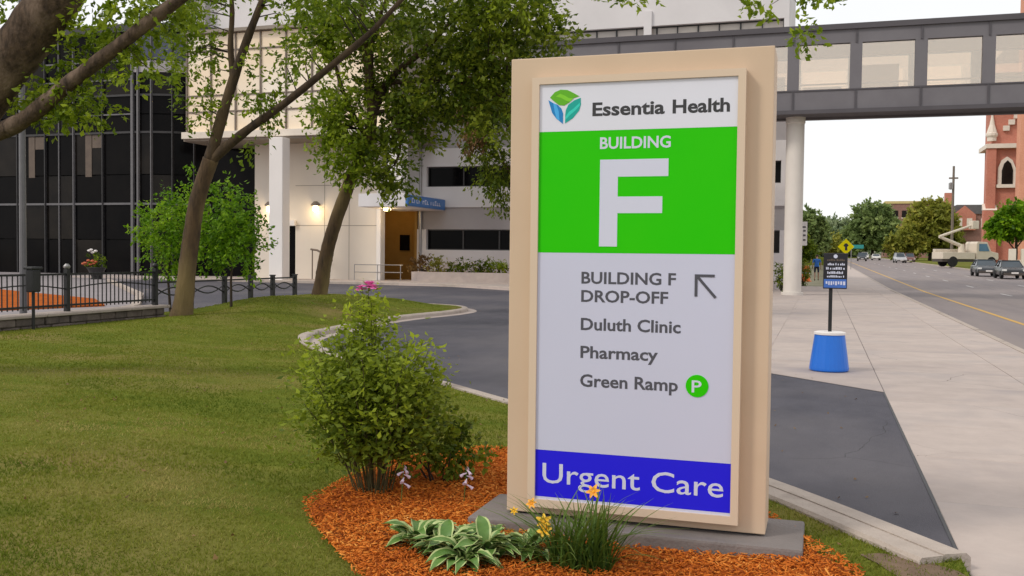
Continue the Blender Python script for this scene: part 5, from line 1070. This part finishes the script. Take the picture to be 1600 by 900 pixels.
# brick buildings
bb = thing('brick_block', 'long flat-roofed red brick building behind the street trees', 'building', (28, 332, 0))
part('wall', MB().box(19.0, 38.5, 330, 345, 0, 19.0), 'brick_dull', bb); part('roof_edge', MB().box(18.8, 38.7, 329.7, 345.2, 19.0, 19.8), 'roof_tan', bb)
for r_ in range(3):
    for k in range(6):
        w_ = part('window', MB().box(21.0+k*2.9, 22.8+k*2.9, 329.9, 330.02, 5.0+r_*4.8, 7.2+r_*4.8), 'dusk_pane', bb); part('sill', MB().box(20.9+k*2.9, 22.9+k*2.9, 329.8, 330.02, 4.7+r_*4.8, 5.0+r_*4.8), 'stone_white', w_)
struct('far_bank', MB().box(-60, 80, 292, 420, -1, 1.75), 'lawn')
b2 = thing('brick_house', 'gabled dull red brick houses and chimney left of the church', 'building', (30, 235, 0))
part('wall', MB().box(25.5, 37, 234, 246, 0, 11.6), 'brick_dull', b2)
rf = part('roof', MB().prism([(25, 11.6), (37.5, 11.6), (34, 13.6), (28.2, 13.6)], 233.6, 246.4, 'y'), 'roof_slate', b2); part('chimney', MB().box(26.0, 27.6, 236, 237.5, 11.6, 16.4), 'brick_red', rf)
part('gable', MB().prism([(27.5, 8), (32.0, 8), (32.0, 11.4), (29.75, 13.4), (27.5, 11.4)], 233.0, 234, 'y'), 'brick_red', b2)
for x in (28.2, 30.2, 33.2, 35.0): w_ = part('window', MB().box(x, x+1.1, 232.95 if x < 32 else 233.95, 233.02 if x < 32 else 234.02, 8.6, 10.6), 'stone_white', b2)
ch = thing('church_tower', 'red brick church tower with white stone trim and pinnacles', 'church', (28.5, 174, 0))
part('shaft', MB().box(25.7, 32.5, 172, 179, 0, 33), 'brick_red', ch)
for x in (24.9, 31.4):
    part('buttress', MB().prism([(x, 171.2), (x+1.35, 171.2), (x+1.35, 172.4), (x, 172.4)], 0, 19.4), 'brick_red', ch); part('buttress', MB().box(x-0.35, x+1.6, 170.9, 172.3, 0, 9.5), 'brick_red', ch)
    part('buttress_cap', MB().prism([(170.85, 9.5), (172.3, 9.5), (172.3, 10.6)], x-0.4, x+1.65, 'x'), 'stone_white', ch)
    part('pinnacle', MB().lathe([(0.7, 0), (0.7, 0.9), (0.85, 1.0), (0.75, 1.5), (0.4, 2.6), (0.05, 4.6)], (x+0.7, 171.8, 20.6), 8), 'stone_white', ch)
for z in (19.4, 26.8): part('string_course', MB().box(24.75, 32.9, 170.95, 179.1, z, z+0.7), 'stone_white', ch)
part('turret_ring', MB().lathe([(0.75, 0), (0.9, 0.25), (0.9, 0.6), (0.7, 0.8)], (25.6, 171.8, 21.2), 10), 'stone_white', ch)
for k in range(4): part('coping', MB().box(27.2+k*0.75, 28.1+k*0.75, 171.5, 172.05, 22.2+k*0.95, 23.0+k*0.95), 'stone_white', ch)
arch = [(x+0.6, z) for x, z in [(26.0, 13.6), (28.6, 13.6), (28.6, 16.2), (28.1, 17.5), (27.3, 18.1), (26.5, 17.5), (26.0, 16.2)]]
w_ = part('arched_surround', MB().prism(arch, 171.7, 172.1, 'y'), 'stone_white', ch); part('louvre', MB().prism([(28.1+(x-28.1)*0.62, 14.0+(z-14.0)*0.85) for x, z in arch], 171.6, 171.7, 'y'), 'dusk_pane', w_)
part('arched_sill', MB().box(26.4, 29.5, 171.4, 172, 13.1, 13.65), 'stone_white', ch)
part('spire', MB()._add([(25.5,171.8,33),(32.7,171.8,33),(32.7,179.2,33),(25.5,179.2,33),(29.1,175.5,38)], [(3,2,1,0),(0,1,4),(1,2,4),(2,3,4),(3,0,4)]), 'roof_slate', ch)
tw = thing('brick_stack', 'tall plain orange brick stack at the right edge of the frame', 'tower', (29.6, 165, 0))
part('shaft', MB().box(28.3, 30.9, 163.5, 166.5, 0, 52), 'brick_orange', tw); part('cap', MB().box(28.0, 31.2, 163.2, 166.8, 52, 53), 'stone_white', tw)
part('corner_strip', MB().box(30.9, 31.2, 163.6, 166.5, 0, 51), 'stone_white', tw)
lw = thing('garden_wall', 'low pale stone wall and piers behind the parked cars', 'wall', (20, 128, 0.5))
part('wall', MB().box(21.3, 30, 127.6, 128, 0.4, 1.6), 'stone_white', lw)
for x in (21.6, 22.9, 24.4): part('pier', MB().box(x-.35, x+.35, 127.3, 128.2, 0.4, 2.9), 'stone_white', lw, bevel=0.05)

# street trees in the distance
def far_tree(label, x, y, top, r, m, z0=None, lean=0.0, n=120, size=0.55, low=0.28):
    z0 = rise(y) if z0 is None else z0; h = top-z0; zc = z0+h*(low+(1-low)/2); rz = h*(1-low)/2
    tree('street_tree', label, (x, y, z0), ([(x, y, z0-0.3), (x+.1, y, z0+h*.3), (x+lean, y, z0+h*.75)], [h*.03, h*.022, h*.008]),
         [([(x, y, z0+h*.28), (x-r*.5, y, z0+h*.55)], h*.012, h*.005), ([(x, y, z0+h*.3), (x+r*.5, y, z0+h*.6)], h*.012, h*.005)],
         [('crown', [((x, y, zc+rz*.15), (r*.72, r*.72, rz*.85), n), ((x-r*.5, y, zc-rz*.3), (r*.5, r*.5, rz*.55), n//2), ((x+r*.5, y, zc-rz*.25), (r*.5, r*.5, rz*.6), n//2)], m, (0.05, 0.95))],
         bark='bark_dark', group='trees down the street', twigs=0, size=size, per=26, clump=r*0.13)
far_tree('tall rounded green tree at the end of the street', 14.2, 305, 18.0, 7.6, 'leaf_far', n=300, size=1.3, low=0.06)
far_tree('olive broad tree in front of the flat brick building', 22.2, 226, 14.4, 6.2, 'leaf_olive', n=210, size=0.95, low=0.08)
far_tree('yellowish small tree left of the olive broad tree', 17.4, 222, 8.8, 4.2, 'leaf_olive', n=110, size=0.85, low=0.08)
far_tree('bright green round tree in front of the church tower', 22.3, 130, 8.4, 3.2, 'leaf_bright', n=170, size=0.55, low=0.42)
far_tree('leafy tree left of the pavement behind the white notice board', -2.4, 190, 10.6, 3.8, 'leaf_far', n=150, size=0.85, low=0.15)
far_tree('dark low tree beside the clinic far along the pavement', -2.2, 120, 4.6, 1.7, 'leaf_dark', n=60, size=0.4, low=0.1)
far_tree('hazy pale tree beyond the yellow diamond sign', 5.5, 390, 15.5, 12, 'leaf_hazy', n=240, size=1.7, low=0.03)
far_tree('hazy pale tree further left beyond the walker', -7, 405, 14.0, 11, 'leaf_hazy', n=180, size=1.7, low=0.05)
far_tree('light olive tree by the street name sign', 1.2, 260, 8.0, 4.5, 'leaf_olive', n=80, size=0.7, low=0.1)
far_tree('green tree between the two brick buildings', 27.0, 250, 9.5, 5.0, 'leaf_far', n=80, size=0.7, low=0.1)
# distant wooded rise closing the street
hill = MB(); nx = 40
vs = []; 
for j in range(8):
    for i in range(nx+1):
        x = -120+i*9; y = 420+j*30; vs.append((x, y, -0.5+ (j/7)**0.8*(9+4*math.sin(x*0.03))+(0 if j else -1)))
hill._add(vs, [(j*(nx+1)+i, j*(nx+1)+i+1, (j+1)*(nx+1)+i+1, (j+1)*(nx+1)+i) for j in range(7) for i in range(nx)])
struct('hill', hill, 'ground', smooth=True)
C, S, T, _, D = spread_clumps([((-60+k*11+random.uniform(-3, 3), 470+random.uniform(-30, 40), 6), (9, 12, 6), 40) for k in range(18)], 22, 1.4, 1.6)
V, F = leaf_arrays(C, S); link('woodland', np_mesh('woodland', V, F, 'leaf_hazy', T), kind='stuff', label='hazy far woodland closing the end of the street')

# a few fallen leaves on the lawn and the drive
n = 420; x = RNG.uniform(-9, 0.6, n); y = RNG.uniform(3.2, 14, n); onl = inpoly(lawn_poly, x, y); z = np.where(onl, lawn_z(x, y)+0.02, 0.012)
k = ~inpoly(bed, x, y) & (onl | (RNG.random(n) < 0.35)); C = np.column_stack([x, y, z])[k]
V, F = leaf_arrays(C, RNG.uniform(0.02, 0.05, len(C)), 0.0, 0.6, 3.0); V[:, 2] = np.maximum(V[:, 2], np.repeat(C[:, 2]-0.006, 4))
link('leaf_litter', np_mesh('leaf_litter', V, F, 'leaf_brown', RNG.random(len(F))), kind='stuff', label='few fallen brown leaves scattered on the lawn and drive')
